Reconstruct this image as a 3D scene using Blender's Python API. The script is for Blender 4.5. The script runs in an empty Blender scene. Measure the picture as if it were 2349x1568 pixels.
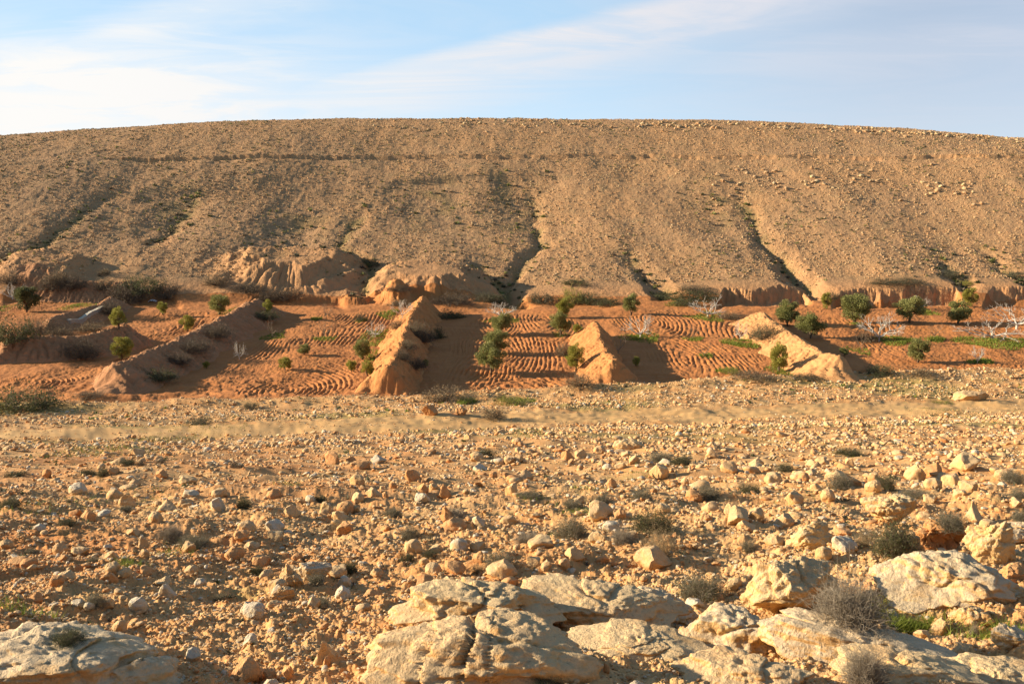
import bpy, math, random
import numpy as np
from math import radians as R

# ------------------------------------------------------------------ camera, sky, sun
sc = bpy.context.scene
COL = sc.collection
F = 2284.0                                   # focal length in units of a 2349-wide frame
PITCH = math.atan(384.0 / F)
cd = bpy.data.cameras.new("camera"); cam = bpy.data.objects.new("camera", cd); COL.objects.link(cam)
cd.sensor_width = 36.0; cd.lens = 36.0 * F / 2349.0
cd.clip_start = 0.05; cd.clip_end = 5000
cam.location = (0, 0, 0); cam.rotation_euler = (math.pi / 2 - PITCH, 0, 0)
sc.camera = cam

SUN_EL, SUN_AZ = R(16.5), R(82)              # azimuth measured from +Y towards -X (sun on the left)
sd = bpy.data.lights.new("sun", 'SUN'); so = bpy.data.objects.new("sun", sd); COL.objects.link(so)
sd.energy = 5.0; sd.angle = R(0.9); sd.color = (1.0, 0.81, 0.57)
so.rotation_euler = (math.pi / 2 - SUN_EL, 0, -(math.pi / 2 - SUN_AZ) - math.pi / 2 + math.pi)
_d = (-math.sin(SUN_AZ) * math.cos(SUN_EL), math.cos(SUN_AZ) * math.cos(SUN_EL), math.sin(SUN_EL))
from mathutils import Vector, Matrix, Euler
so.rotation_euler = Vector(_d).to_track_quat('Z', 'Y').to_euler()

sc.view_settings.view_transform = 'Standard'; sc.view_settings.look = 'None'
sc.view_settings.exposure = 1.25; sc.view_settings.gamma = 1.0

class NT:
    """small helper for building node trees"""
    def __init__(s, tree):
        s.t = tree; s.n = tree.nodes; s.l = tree.links
    def node(s, kind, ins=None, **kw):
        n = s.n.new(kind)
        for k, v in kw.items(): setattr(n, k, v)
        for k, v in (ins or {}).items():
            if isinstance(v, bpy.types.NodeSocket): s.l.new(v, n.inputs[k])
            else: n.inputs[k].default_value = v
        return n
    def math(s, op, a, b=None, c=None, clamp=False):
        n = s.n.new('ShaderNodeMath'); n.operation = op; n.use_clamp = clamp
        for i, v in enumerate((a, b, c)):
            if v is None: continue
            if isinstance(v, bpy.types.NodeSocket): s.l.new(v, n.inputs[i])
            else: n.inputs[i].default_value = v
        return n.outputs[0]
    def ramp(s, fac, stops):
        n = s.n.new('ShaderNodeValToRGB'); s.l.new(fac, n.inputs[0]); e = n.color_ramp.elements
        while len(e) < len(stops): e.new(0.5)
        for el, (p, c) in zip(e, stops):
            el.position = p; el.color = (c, c, c, 1) if isinstance(c, (int, float)) else (*c, 1)
        return n.outputs[0]
    def mix(s, fac, a, b, mode='MIX'):
        n = s.n.new('ShaderNodeMix'); n.data_type = 'RGBA'; n.blend_type = mode
        for k, v in ((0, fac), (6, a), (7, b)):
            if isinstance(v, bpy.types.NodeSocket): s.l.new(v, n.inputs[k])
            else: n.inputs[k].default_value = v if k == 0 else (*v, 1)
        return n.outputs[2]
    def noise(s, vec, scale, detail=4, rough=.55, dist=0.0, out=0):
        return s.node('ShaderNodeTexNoise', {'Vector': vec, 'Scale': scale, 'Detail': detail, 'Roughness': rough, 'Distortion': dist}).outputs[out]
    def smooth(s, x, a, b):
        n = s.n.new('ShaderNodeMapRange'); n.interpolation_type = 'SMOOTHSTEP'
        s.l.new(x, n.inputs[0]); n.inputs[1].default_value = a; n.inputs[2].default_value = b
        return n.outputs[0]

SKY_STR = 0.112
def build_world():
    w = bpy.data.worlds.new("World"); sc.world = w; w.use_nodes = True
    w.node_tree.nodes.clear(); q = NT(w.node_tree)
    tc = q.node('ShaderNodeTexCoord').outputs['Generated']
    sep = q.node('ShaderNodeSeparateXYZ', {0: tc})
    x, y, z = sep.outputs
    # the strip of sky above the hill is sampled a little higher up, where the air is clearer and bluer
    up = q.node('ShaderNodeCombineXYZ', {0: x, 1: y, 2: q.math('ADD', q.math('MULTIPLY', q.math('MAXIMUM', z, 0.0), 2.2), 0.10)}).outputs[0]
    sky = q.node('ShaderNodeTexSky', {0: q.node('ShaderNodeVectorMath', {0: up}, operation='NORMALIZE').outputs[0]},
                 sky_type='NISHITA', sun_disc=False, sun_elevation=SUN_EL, sun_rotation=-SUN_AZ,
                 air_density=1.0, dust_density=0.6, ozone_density=2.0, altitude=300).outputs[0]
    ys = q.math('MAXIMUM', y, 0.15)
    a = q.math('DIVIDE', x, ys); e = q.math('DIVIDE', z, ys)          # tangent of bearing and of height
    front = q.math('MULTIPLY', q.smooth(y, 0.1, 0.5), q.math('SUBTRACT', 1.0, q.smooth(e, .22, .6)))
    # wispy cirrus: noise stretched along a line that climbs to the right
    rot = q.node('ShaderNodeMapping', {0: q.node('ShaderNodeCombineXYZ', {0: a, 1: q.math('MULTIPLY', e, 1.0), 2: 0.0}).outputs[0],
                 2: (0, 0, R(-13)), 3: (1.2, 10.0, 1.0)}).outputs[0]
    warp = q.noise(rot, 1.6, 5, .6, 1.2)
    wisps = q.noise(rot, 3.2, 7, .62, 1.6)
    def band(slope, a0, e0, half_lo, half_hi, jag=.02):
        d = q.math('SUBTRACT', e, q.math('ADD', q.math('MULTIPLY', q.math('SUBTRACT', a, a0), slope), e0))
        d = q.math('ADD', d, q.math('MULTIPLY', q.math('SUBTRACT', warp, .5), jag * 2))
        lo = q.smooth(d, -half_lo, 0.0)
        hi = q.math('SUBTRACT', 1.0, q.smooth(d, 0.0, half_hi))
        return q.math('MULTIPLY', lo, hi)
    main = band(.215, .05, .135, .072, .016, .012)                    # the long streak across the middle
    main = q.math('MULTIPLY', main, q.math('MULTIPLY', q.smooth(a, -.40, -.05), q.math('SUBTRACT', 1.0, q.smooth(a, .22, .42))))
    left = q.math('MULTIPLY', q.math('SUBTRACT', 1.0, q.smooth(a, -.42, -.02)), q.math('SUBTRACT', 1.0, q.smooth(e, .085, .165)))
    upleft = q.math('MULTIPLY', band(.28, -.33, .15, .05, .03, .02), q.math('SUBTRACT', 1.0, q.smooth(a, -.28, -.12)))
    right = q.math('MULTIPLY', band(.06, .25, .115, .04, .035, .02), q.smooth(a, .08, .3))
    ws = q.smooth(wisps, .36, .66)
    dens = q.math('MULTIPLY', main, .9)
    dens = q.math('MAXIMUM', dens, q.math('MULTIPLY', left, .98))
    dens = q.math('MAXIMUM', dens, q.math('MULTIPLY', upleft, .7))
    dens = q.math('MAXIMUM', dens, q.math('MULTIPLY', right, .35))
    dens = q.math('MULTIPLY', dens, q.math('ADD', q.math('MULTIPLY', ws, .45), .62))
    low = q.math('SUBTRACT', 1.0, q.smooth(e, .04, .15))
    dens = q.math('MULTIPLY', q.math('ADD', dens, q.math('ADD', q.math('MULTIPLY', ws, .12), q.math('MULTIPLY', low, .22))), front)
    dens = q.math('MINIMUM', dens, 1.0)
    # cirrus is whiter and brighter towards the sun
    tosun = q.smooth(a, .55, -.5)
    tosun = q.math('SUBTRACT', 1.0, q.smooth(a, -.5, .45))
    ccol = q.mix(tosun, CLOUD_FAR, CLOUD_NEAR)
    skyc = q.mix(1.0, sky, SKY_TINT, 'MULTIPLY')
    haze = q.mix(q.smooth(a, .0, .42), VEIL_MID, VEIL_RIGHT)          # thin high veil over the blue
    skyc = q.mix(q.math('MULTIPLY', front, .62), skyc, haze)
    out = q.mix(dens, skyc, ccol)
    bg = q.node('ShaderNodeBackground', {0: out, 1: SKY_STR})
    q.node('ShaderNodeOutputWorld', {0: bg.outputs[0]})
SKY_STR = 0.112
CLOUD_FAR = (2.75, 2.8, 3.1); CLOUD_NEAR = (3.72, 3.66, 3.56); SKY_TINT = (1.12, 1.0, .84)
VEIL_MID = (2.2, 3.25, 4.25); VEIL_RIGHT = (2.2, 2.5, 3.05)
build_world()

# ------------------------------------------------------------------ noise
def _hash(ix, iy, iz, seed):
    h = (ix.astype(np.int64) * 374761393 + iy.astype(np.int64) * 668265263 + np.asarray(iz).astype(np.int64) * 2147483647 + seed * 974711) & 0xFFFFFFFF
    h = ((h ^ (h >> 13)) * 1274126177) & 0xFFFFFFFF
    return (h ^ (h >> 16)) & 0xFFFF
_ga = np.random.RandomState(1).rand(65536) * 2 * np.pi
_gx, _gy = np.cos(_ga).astype(np.float32), np.sin(_ga).astype(np.float32)
_g3 = np.random.RandomState(2).randn(65536, 3); _g3 /= np.linalg.norm(_g3, axis=1)[:, None]
def perlin2(x, y, seed=0):
    ix = np.floor(x); iy = np.floor(y); fx = x - ix; fy = y - iy
    u = fx * fx * fx * (fx * (fx * 6 - 15) + 10); v = fy * fy * fy * (fy * (fy * 6 - 15) + 10)
    def g(dx, dy):
        h = _hash(ix + dx, iy + dy, 0, seed)
        return _gx[h] * (fx - dx) + _gy[h] * (fy - dy)
    a = g(0, 0); b = g(1, 0); c = g(0, 1); d = g(1, 1)
    return (a + (b - a) * u + (c - a) * v + (a - b - c + d) * u * v) * 1.5
def fbm2(x, y, octaves=4, gain=.5, seed=0):
    s = 0; a = 1.0
    for o in range(octaves):
        s = s + a * perlin2(x * 2.03 ** o, y * 2.03 ** o, seed + o * 17); a *= gain
    return s
def perlin3(p, seed=0):
    i = np.floor(p); f = p - i; w = f * f * f * (f * (f * 6 - 15) + 10); out = 0
    for dx in (0, 1):
        for dy in (0, 1):
            for dz in (0, 1):
                g = _g3[_hash(i[:, 0] + dx, i[:, 1] + dy, i[:, 2] + dz, seed)]
                dot = g[:, 0] * (f[:, 0] - dx) + g[:, 1] * (f[:, 1] - dy) + g[:, 2] * (f[:, 2] - dz)
                out = out + dot * (w[:, 0] if dx else 1 - w[:, 0]) * (w[:, 1] if dy else 1 - w[:, 1]) * (w[:, 2] if dz else 1 - w[:, 2])
    return out * 1.5
def fbm3(p, octaves=4, gain=.5, seed=0):
    s = 0; a = 1.0
    for o in range(octaves):
        s = s + a * perlin3(p * 2.03 ** o, seed + o * 13); a *= gain
    return s
def sstep(a, b, x):
    t = np.clip((x - a) / (b - a), 0, 1); return t * t * (3 - 2 * t)

# ------------------------------------------------------------------ the lie of the land
CP, SP = math.cos(PITCH), math.sin(PITCH)
def ray(u, v):
    """direction (t = x/y, m = z/y) of the line of sight through a point of the 2349 x 1568 frame"""
    a = (u - 1174.5) / F; b = (784.0 - v) / F; den = CP + b * SP
    return a / den, (-SP + b * CP) / den
CURVES = [   # the ground as a family of contour-like lines: (u, v, distance)
    [(0, 1568, 5.4), (2349, 1568, 5.4)],
    [(0, 1400, 8.0), (2349, 1400, 8.0)],
    [(0, 1300, 10.4), (2349, 1300, 10.4)],
    [(0, 1200, 14.3), (2349, 1200, 14.3)],
    [(0, 1104, 23), (2349, 1098, 24.5)],
    [(0, 1060, 33), (1000, 1052, 36), (2349, 1045, 37)],
    [(0, 1035, 42), (600, 1030, 44), (1000, 1010, 52), (1200, 992, 58), (1700, 985, 62), (2349, 968, 68)],
    [(0, 1012, 66), (600, 1000, 72), (1000, 985, 76), (1200, 975, 80), (1700, 965, 82), (2349, 945, 88)],
    [(0, 985, 72), (600, 968, 80), (1000, 950, 84), (1200, 945, 87), (1700, 930, 92), (2349, 912, 98)],
    [(0, 925, 100), (600, 915, 103), (870, 912, 103), (1300, 888, 106), (1700, 862, 110), (2349, 845, 112)],
    [(0, 690, 172), (600, 695, 174), (1000, 690, 176), (1700, 690, 172), (2349, 695, 168)],
    [(0, 655, 178), (700, 660, 183), (1200, 670, 183), (1650, 660, 180), (2349, 650, 176)],
    [(0, 560, 193), (700, 560, 204), (1300, 560, 207), (2349, 560, 196)],
    [(0, 470, 211), (700, 470, 227), (1300, 470, 231), (2349, 470, 216)],
    [(0, 362, 239), (900, 357, 261), (1500, 355, 262), (2349, 360, 244)],
    [(0, 313, 274), (200, 296, 284), (500, 279, 296), (870, 272, 304), (1200, 272, 305), (1600, 275, 302), (1900, 285, 296), (2150, 301, 288), (2349, 318, 282)],
]
TT = np.linspace(-1, 1, 801)
def _curve(c):
    t, m, d = [], [], []
    for u, v, y in c:
        a, b = ray(u, v); t.append(a); m.append(b); d.append(y)
    y = np.interp(TT, t, d); mm = np.interp(TT, t, m)
    k = np.exp(-np.linspace(-2, 2, 41) ** 2); k /= k.sum()
    pad = lambda q: np.convolve(np.pad(q, 20, mode='edge'), k, mode='valid')
    y = pad(y); mm = pad(mm); return y, mm * y
KY = [np.zeros(801), np.full(801, 2.0)]; KZ = [np.full(801, -1.55), np.full(801, -2.03)]
for c in CURVES:
    y, z = _curve(c); KY.append(y); KZ.append(z)
ztop = KZ[-1]
for dy, dz in ((30, .4), (120, -4), (420, -45), (1400, -120)):
    KY.append(KY[len(CURVES) + 1] + dy); KZ.append(ztop + dz)
KY = np.array(KY); KZ = np.array(KZ)
_dl = np.diff(KZ, axis=0) / np.diff(KY, axis=0)
KM = np.zeros_like(KZ); KM[0] = _dl[0]; KM[-1] = _dl[-1]
KM[1:-1] = np.where(_dl[:-1] * _dl[1:] > 0, 2 * _dl[:-1] * _dl[1:] / (_dl[:-1] + _dl[1:] + 1e-9), 0)
NK = len(KY)
I_TN, I_TF, I_FN, I_FF, I_TOE, I_LEDGE, I_SKY = 9, 10, 11, 12, 13, 16, 17     # rows of KY
def kat(i, t): return np.interp(t, TT, KY[i])
def base(x, y):
    x = np.asarray(x, float); y = np.asarray(y, float); sh = np.broadcast(x, y).shape
    x = np.broadcast_to(x, sh).ravel(); y = np.broadcast_to(y, sh).ravel()
    ye = np.maximum(y, 2.0); t = np.clip(x / ye, -1, 1)
    g = (t + 1) * 400; i0 = np.clip(np.floor(g).astype(int), 0, 799); w = g - i0
    seg = np.zeros(len(ye), int)
    for k in range(1, NK - 1):
        seg += ye >= KY[k][i0] * (1 - w) + KY[k][i0 + 1] * w
    def L(A, k): return A[k, i0] * (1 - w) + A[k, i0 + 1] * w
    y0, y1, z0, z1, m0, m1 = L(KY, seg), L(KY, seg + 1), L(KZ, seg), L(KZ, seg + 1), L(KM, seg), L(KM, seg + 1)
    h = y1 - y0; s = np.clip((ye - y0) / h, 0, 1.5)
    z = (2 * s ** 3 - 3 * s ** 2 + 1) * z0 + (s ** 3 - 2 * s ** 2 + s) * h * m0 + (-2 * s ** 3 + 3 * s ** 2) * z1 + (s ** 3 - s ** 2) * h * m1
    return z.reshape(sh)
YS = np.geomspace(2.5, 420, 5000)
def at(u, v, lift=0.0, H=None):
    """where the line of sight through a frame point meets the ground (raised by lift)"""
    t, m = ray(u, v)
    z = (H or base)(t * YS, YS) + lift
    hit = np.nonzero((m * YS < z) & ((YS > 100) | (lift < .01)))[0]
    i = hit[0] if len(hit) else len(YS) - 1
    if i > 0:
        d0 = m * YS[i - 1] - z[i - 1]; d1 = m * YS[i] - z[i]; f = d0 / (d0 - d1 + 1e-12); f = min(max(f, 0), 1)
        y = YS[i - 1] + f * (YS[i] - YS[i - 1])
    else: y = YS[0]
    return np.array([t * y, y])
# the six enlarged views the measurements were taken from -> frame units
def fr(c, x, y):
    ox, oy, k = {0: (0, 0, 1), 1: (0, 516.8, .34), 2: (751.7, 516.8, .34), 3: (1550.3, 516.8, .34),
                 4: (0, 1033.6, .341), 5: (751.7, 1033.6, .341), 6: (1550.3, 1033.6, .341)}[c]
    return ox + k * x, oy + k * y
def seg_dist(x, y, pts):
    """distance to a polyline and the fraction along it"""
    best = np.full(x.shape, 1e9); par = np.zeros(x.shape); n = len(pts) - 1
    for i in range(n):
        a = np.array(pts[i]); b = np.array(pts[i + 1]); ab = b - a
        s = np.clip(((x - a[0]) * ab[0] + (y - a[1]) * ab[1]) / (ab @ ab + 1e-9), 0, 1)
        d = np.hypot(x - a[0] - s * ab[0], y - a[1] - s * ab[1]); k = d < best
        best = np.where(k, d, best); par = np.where(k, (i + s) / n, par)
    return best, par
def in_poly(x, y, P):
    c = np.zeros(x.shape, bool); n = len(P)
    for i in range(n):
        (x0, y0), (x1, y1) = P[i], P[(i + 1) % n]
        c ^= ((y0 > y) != (y1 > y)) & (x < (x1 - x0) * (y - y0) / (y1 - y0 + 1e-12) + x0)
    return c

GULLIES = [(p, w, d, [at(*q) for q in pts]) for p, w, d, pts in [
    ('v', 5.0, 3.6, [(1690, 425), (1715, 480), (1752, 545), (1795, 595), (1838, 640), (1870, 668)]),
    ('v', 3.4, 2.2, [(1215, 410), (1228, 480), (1240, 560), (1195, 610), (1165, 645), (1175, 690)]),
    ('v', 4.2, 2.8, [(1425, 570), (1470, 618), (1512, 655), (1530, 680)]),
    ('v', 3.6, 2.0, [(2140, 570), (2190, 625), (2215, 655)]),
    ('v', 3.4, 2.0, [(2250, 550), (2300, 605), (2380, 650)]),
    ('v', 3.0, 1.2, [(275, 430), (190, 490), (90, 560), (-20, 615)]),
    ('v', 3.0, .8, [(455, 435), (420, 490), (350, 560)]),
    ('v', 3.6, 2.6, [(835, 470), (775, 560), (850, 615), (832, 665), (815, 690)]),
    ('v', 4.0, 3.0, [(1075, 598), (1130, 635), (1165, 665), (1180, 700)]),
    ('b', 10., 1.3, [(985, 405), (1000, 450), (1010, 510)]),
    ('b', 9.0, 1.6, [(1185, 395), (1175, 450), (1195, 520)]),
    ('b', 9.0, 1.2, [(1660, 420), (1640, 470), (1690, 510)]),
    ('b', 8.0, 1.0, [(420, 430), (400, 480), (370, 520)]),
    ('b', 9.0, 0.9, [(700, 500), (660, 560), (640, 600)]),
]]
MOUNDS = [(at(672, 618), 17, 11, 3.4, 3), (at(985, 655), 16.5, 10, 3.1, 7), (at(95, 612), 11, 7, 1.8, 11), (at(905, 690), 4, 4, 2.2, 13), (at(815, 690), 3.5, 3.5, 1.8, 15)]
SCARPS = [(1640, 1868, 664, 2.9), (1905, 2215, 662, 3.0), (2255, 2420, 660, 1.8), (1180, 1420, 684, .8), (0, 420, 662, 1.0), (560, 800, 682, .9)]
def plough_poly(c, pts): return [at(*fr(c, a, b)) for a, b in pts]
FIELDS = [
    plough_poly(1, [(1310, 1060), (1500, 920), (1800, 720), (1950, 600), (2380, 590), (2700, 560), (2760, 640), (2620, 760), (2560, 900), (2440, 1020), (2420, 1090), (2200, 1150), (1700, 1170), (1350, 1130)]),
    plough_poly(2, [(720, 1090), (745, 900), (780, 700), (930, 640), (1300, 590), (1560, 605), (1760, 650), (1700, 760), (1620, 860), (1650, 1040), (1600, 1095), (1300, 1130), (1080, 1180), (980, 1130)]),
    plough_poly(3, [(-480, 640), (-200, 580), (0, 560), (450, 565), (520, 680), (600, 850), (640, 970), (500, 1000), (330, 1010), (0, 1045), (-130, 1035), (-230, 920), (-280, 760)]),
    plough_poly(3, [(620, 560), (1000, 535), (1500, 500), (2600, 530), (2600, 960), (1900, 990), (1450, 985), (1250, 900), (1000, 760)]),
    plough_poly(1, [(850, 660), (1000, 600), (1430, 565), (1480, 640), (1250, 745), (1120, 800), (870, 770)]),
    plough_poly(1, [(230, 480), (530, 470), (560, 530), (400, 575), (0, 640), (-300, 640), (-300, 540)]),
    plough_poly(1, [(-300, 1100), (450, 955), (780, 925), (610, 1030), (420, 1140), (250, 1150), (60, 1090)]),
]
# ploughing: (field, centre seen in view c, squash in depth) -> furrows run in loops round each centre
LOOPS = [
    (0, 1, 1250, 900, .14), (0, 1, 1900, 1120, .5), (0, 1, 2010, 800, .16), (0, 1, 1750, 690, .2), (0, 1, 2250, 600, .25), (0, 1, 2900, 900, .12),
    (1, 2, 560, 900, .10), (1, 2, 1180, 850, .2), (1, 2, 950, 1000, .16), (1, 2, 2150, 980, .13), (1, 2, 1250, 1180, .35), (1, 2, 1120, 660, .22), (1, 2, 1450, 640, .2), (1, 2, 2100, 830, .16),
    (2, 3, -620, 880, .13), (2, 3, 60, 900, .16), (2, 3, 520, 760, .2), (2, 3, -150, 640, .25), (2, 3, 900, 900, .12),
    (3, 3, 1180, 960, .4), (3, 3, 1100, 760, .25), (3, 3, 1900, 700, .5), (3, 3, 2250, 950, .9), (3, 3, 1640, 850, .5), (3, 3, 1000, 640, .4),
    (4, 1, 860, 650, .14), (4, 1, 1000, 745, .2), (5, 1, 150, 520, .2), (6, 1, 200, 1080, .9),
]
LOOPS = [(f, at(*fr(c, a, b)), q) for f, c, a, b, q in LOOPS]
def plough(x, y, fade):
    z = np.zeros(x.shape); used = np.zeros(x.shape, bool)
    for fi, P in enumerate(FIELDS):
        bx = [p[0] for p in P]; by = [p[1] for p in P]
        k = np.nonzero((x > min(bx)) & (x < max(bx)) & (y > min(by)) & (y < max(by)))[0]
        if not len(k): continue
        k = k[in_poly(x[k], y[k], P)]
        if not len(k): continue
        X, Y = x[k], y[k]; cs = [l for l in LOOPS if l[0] == fi]
        wx = X + .9 * perlin2(X * .10, Y * .05, 5) + .10 * perlin2(X * .6, Y * .3, 6); wy = Y + 1.5 * perlin2(X * .09, Y * .05, 8)
        D = np.array([np.hypot(wx - c[0], (wy - c[1]) * q) for _, c, q in cs])
        score = np.array([np.hypot(wx - c[0], (wy - c[1]) * .45) for _, c, q in cs])
        r = D[np.argmin(score, axis=0), np.arange(len(k))]
        ed = np.min([seg_dist(X, Y, [P[i], P[(i + 1) % len(P)]])[0] for i in range(len(P))], axis=0)
        spacing = .58
        amp = (.07 + .035 * perlin2(X * .25, Y * .12, 21)) * sstep(0, 2.0, ed) * (1 if fi != 3 else .55)
        patch = sstep(-.35, .05, perlin2(X * .09 + fi * 7, Y * .05, 31) + {0: .02, 3: -.05}.get(fi, .3) + (.35 * sstep(np.mean(bx) - 4, np.mean(bx) + 6, X) - .2 if fi == 0 else 0))
        ph = r / spacing * 2 * np.pi
        worn = .45 + .75 * sstep(-.3, .35, perlin2(X * .8, Y * .4, 34)); z[k] += amp * patch * worn * (np.sin(ph + .5 * perlin2(X * .9, Y * .5, 36)) + .3 * np.sin(2 * ph + 1)) + .045 * fbm2(X * 2.2, Y * 1.2, 3, .7, 33)
        used[k] = True
    return z, used
def land(x, y, full=False):
    """height of the finished ground; with full=True also soil masks"""
    x = np.asarray(x, float); y = np.asarray(y, float); sh = np.broadcast(x, y).shape
    x = np.broadcast_to(x, sh).ravel().copy(); y = np.broadcast_to(y, sh).ravel().copy()
    z = base(x, y); t = np.clip(x / np.maximum(y, 2), -1, 1)
    yTN, yTF, yFN, yFF, yTOE, yLE, ySK = [kat(i, t) for i in (I_TN, I_TF, I_FN, I_FF, I_TOE, I_LEDGE, I_SKY)]
    red = np.zeros(x.shape); green = np.zeros(x.shape)
    valley = sstep(-3, 2, y - yFN) * (1 - sstep(-3, 5, y - yTOE)); hill = sstep(-2, 8, y - yTOE)
    red = np.maximum(red, valley)
    near = 1 - sstep(40, 75, y); rag = 1.0 * perlin2(x * .22, y * .35, 76) + .7 * perlin2(x * .9, y * .9, 75); track = sstep(-1, 2.5, y - yTN + rag) * (1 - sstep(-2.5, 1, y - yTF + rag))
    # foreground: lumps and hollows, finer close by
    k = np.nonzero(y < 112)[0]
    if len(k):
        X, Y = x[k], y[k]
        d = .22 * fbm2(X * .16, Y * .16, 3, .5, 40) + (.10 * fbm2(X * .9, Y * .9, 2, .5, 50) + .03 * (1 - sstep(18, 34, Y)) * fbm2(X * 3.7, Y * 3.7, 2, .55, 52)) * (1 - .25 * track[k])
        d += (1 - sstep(13, 26, Y)) * .05 * np.abs(fbm2(X * 4.0, Y * 4.0, 3, .6, 60)) + (1 - sstep(7, 14, Y)) * .022 * np.abs(fbm2(X * 16, Y * 16, 2, .6, 70))
        d *= .25 + .75 * sstep(3, 6, Y)
        ye = y[k] - (yTN[k] + yTF[k]) / 2
        for off in (-1.2, 1.0):
            d -= .06 * np.exp(-((ye - off - .5 * perlin2(X * .05, X * 0, 77)) / .45) ** 2) * track[k]
        # a gravelly berm on the far side of the track
        d += .35 * np.exp(-((y[k] - yFN[k] + 2.5) / 2.2) ** 2) * (1 + .8 * perlin2(X * .15, Y * .3, 78))
        z[k] += d
        red[k] = np.maximum(red[k], .62 * near[k] * sstep(.15, -.35, t[k]) * sstep(-.6, .5, perlin2(X * .22, Y * .22, 79)))
    k = np.nonzero(valley > 0.001)[0]
    if len(k):
        X, Y = x[k], y[k]
        z[k] += valley[k] * (.25 * fbm2(X * .12, Y * .12, 3, .5, 80) + .06 * fbm2(X * 1.1, Y * .8, 3, .6, 90))
    fz, used = plough(x, y, None); z += fz
    k = np.nonzero(y > yTOE - 22)[0]
    if len(k):
        X, Y = x[k], y[k]; h = hill[k]; dz = np.zeros(len(k)); tk = t[k]; rd = red[k]; g = np.zeros(len(k))
        up = sstep(0, 1, (Y - yTOE[k]) / (ySK[k] - yTOE[k]))
        # rounded spurs, broken stony texture
        spur = perlin2(X / 26 + .3 * perlin2(X / 40, Y / 40, 3), Y / 120, 100) * .85 + perlin2(X / 11 + .02 * Y, Y / 70, 101) * .35
        dz += h * spur * (1 - .75 * sstep(.55, .9, up)) * (1 - sstep(.95, 1.2, (Y - yTOE[k]) / (ySK[k] - yTOE[k])) * .5)
        dz += h * (0.17 * fbm2(X / 6, Y / 9, 4, .5, 110) + .06 * fbm2(X / 1.3, Y / 1.9, 3, .65, 120))
        for kind, w, dep, pts in GULLIES:
            bx = [p[0] for p in pts]; by = [p[1] for p in pts]
            kk = np.nonzero((X > min(bx) - 30) & (X < max(bx) + 30) & (Y > min(by) - 25) & (Y < max(by) + 25))[0]
            if not len(kk): continue
            d, s = seg_dist(X[kk] + 1.3 * perlin2(X[kk] / 5, Y[kk] / 5, 130), Y[kk], pts)
            taper = np.minimum(1, .25 + 1.1 * s) * np.where(d > 0, 1, 1)
            end = sstep(0, .12, s)
            if kind == 'v':
                dz[kk] -= .52 * dep * taper * end * (np.clip(1 - d / (w * .85), 0, 1) ** 1.25 + .10 * np.exp(-(d / (w * 2.0)) ** 2))
                g[kk] = np.maximum(g[kk], np.exp(-(d / 1.3) ** 2) * .6 * end * sstep(-.35, .25, perlin2(X[kk] / 4, Y[kk] / 6, 133)))
                rd[kk] = np.maximum(rd[kk], .55 * end * np.exp(-((d - w * .5) / (w * .4)) ** 2) * sstep(.3, 1, s))
            else:
                dz[kk] -= .8 * dep * np.exp(-(d / w) ** 2) * end
                g[kk] = np.maximum(g[kk], .35 * np.exp(-(d / (w * .6)) ** 2) * sstep(-.2, .5, perlin2(X[kk] / 6, Y[kk] / 6, 134)))
        # eroded clay mounds at the foot of the slope
        for c, rx, ry, hh, sd_ in MOUNDS:
            qx = (X - c[0]) / rx; qy = (Y - c[1]) / ry
            rr = np.sqrt(qx ** 2 + qy ** 2) + .16 * perlin2(X / 4, Y / 4, sd_) + .05 * perlin2(X / 1.2, Y / 1.2, sd_ + 1)
            ang = np.arctan2(qy, qx)
            rill = np.abs(perlin2(ang * 3.2 + sd_, rr * .6, sd_ + 2)); rill2 = np.abs(perlin2(ang * 9 + sd_, rr * 1.0, sd_ + 3))
            b = 1 - sstep(.35, 1.08, rr)
            cut = sstep(.25, .55, rr) * (1 - sstep(.8, 1.15, rr))
            dz += hh * b - cut * hh * (.12 * np.clip(1 - rill * 7, 0, 1) + .07 * np.clip(1 - rill2 * 4, 0, 1))
            dz -= hh * .10 * sstep(.40, .46, rr) * (1 - sstep(.75, 1.0, rr)) * (qy < .2)
            rd = np.maximum(rd, .5 * (1 - sstep(.75, 1.2, rr)))
        # low earth cliffs cut along the edge of the fields
        for u0, u1, v0, dep in SCARPS:
            t0, m0 = ray(u0, v0); t1, _ = ray(u1, v0)
            w = sstep(t0, t0 + .012, tk) * (1 - sstep(t1 - .012, t1, tk))
            yc = at((u0 + u1) / 2, v0)[1]
            ys = yc + 3.4 * perlin2(X / 9, X * 0 + v0, 140) + .55 * perlin2(X / 2.2, X * 0, 141) + .5 * fbm2(X / .9, Y / 1.2, 3, .6, 142) - 5 * (1 - w)
            q = Y - ys
            dz -= w * .8 * dep * (1 - sstep(-1.3, .9, q)) * sstep(-13, -1.6, q)
            rd = np.maximum(rd, .6 * w * sstep(-14, -8, q) * (1 - sstep(.8, 3.0, q)))
        # the thin rock ledge that runs along the slope
        q = Y - (yLE[k] + 1.2 * perlin2(X / 14, X * 0, 150) + .5 * perlin2(X / 3, X * 0, 151))
        on = sstep(-.42, -.36, tk) * (.55 + .45 * sstep(-.35, .05, perlin2(X / 9, X * 0, 152)))
        dz -= on * 1.05 * (1 - sstep(-.15, .2, q)) * sstep(-3.5, -.6, q)
        rd = np.maximum(rd, .35 * on * np.exp(-(q / .8) ** 2))
        z[k] += dz; red[k] = rd; green[k] = np.maximum(green[k], g)
    if full: return z.reshape(sh), red, green, used, track, valley, hill, near
    return z.reshape(sh)
def landz(x, y): return float(land(np.array([x]), np.array([y]))[0])
def spot(c, x, y, lift=0.0):
    p = at(*fr(c, x, y), lift=lift, H=land); return p[0], p[1], landz(p[0], p[1])

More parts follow.
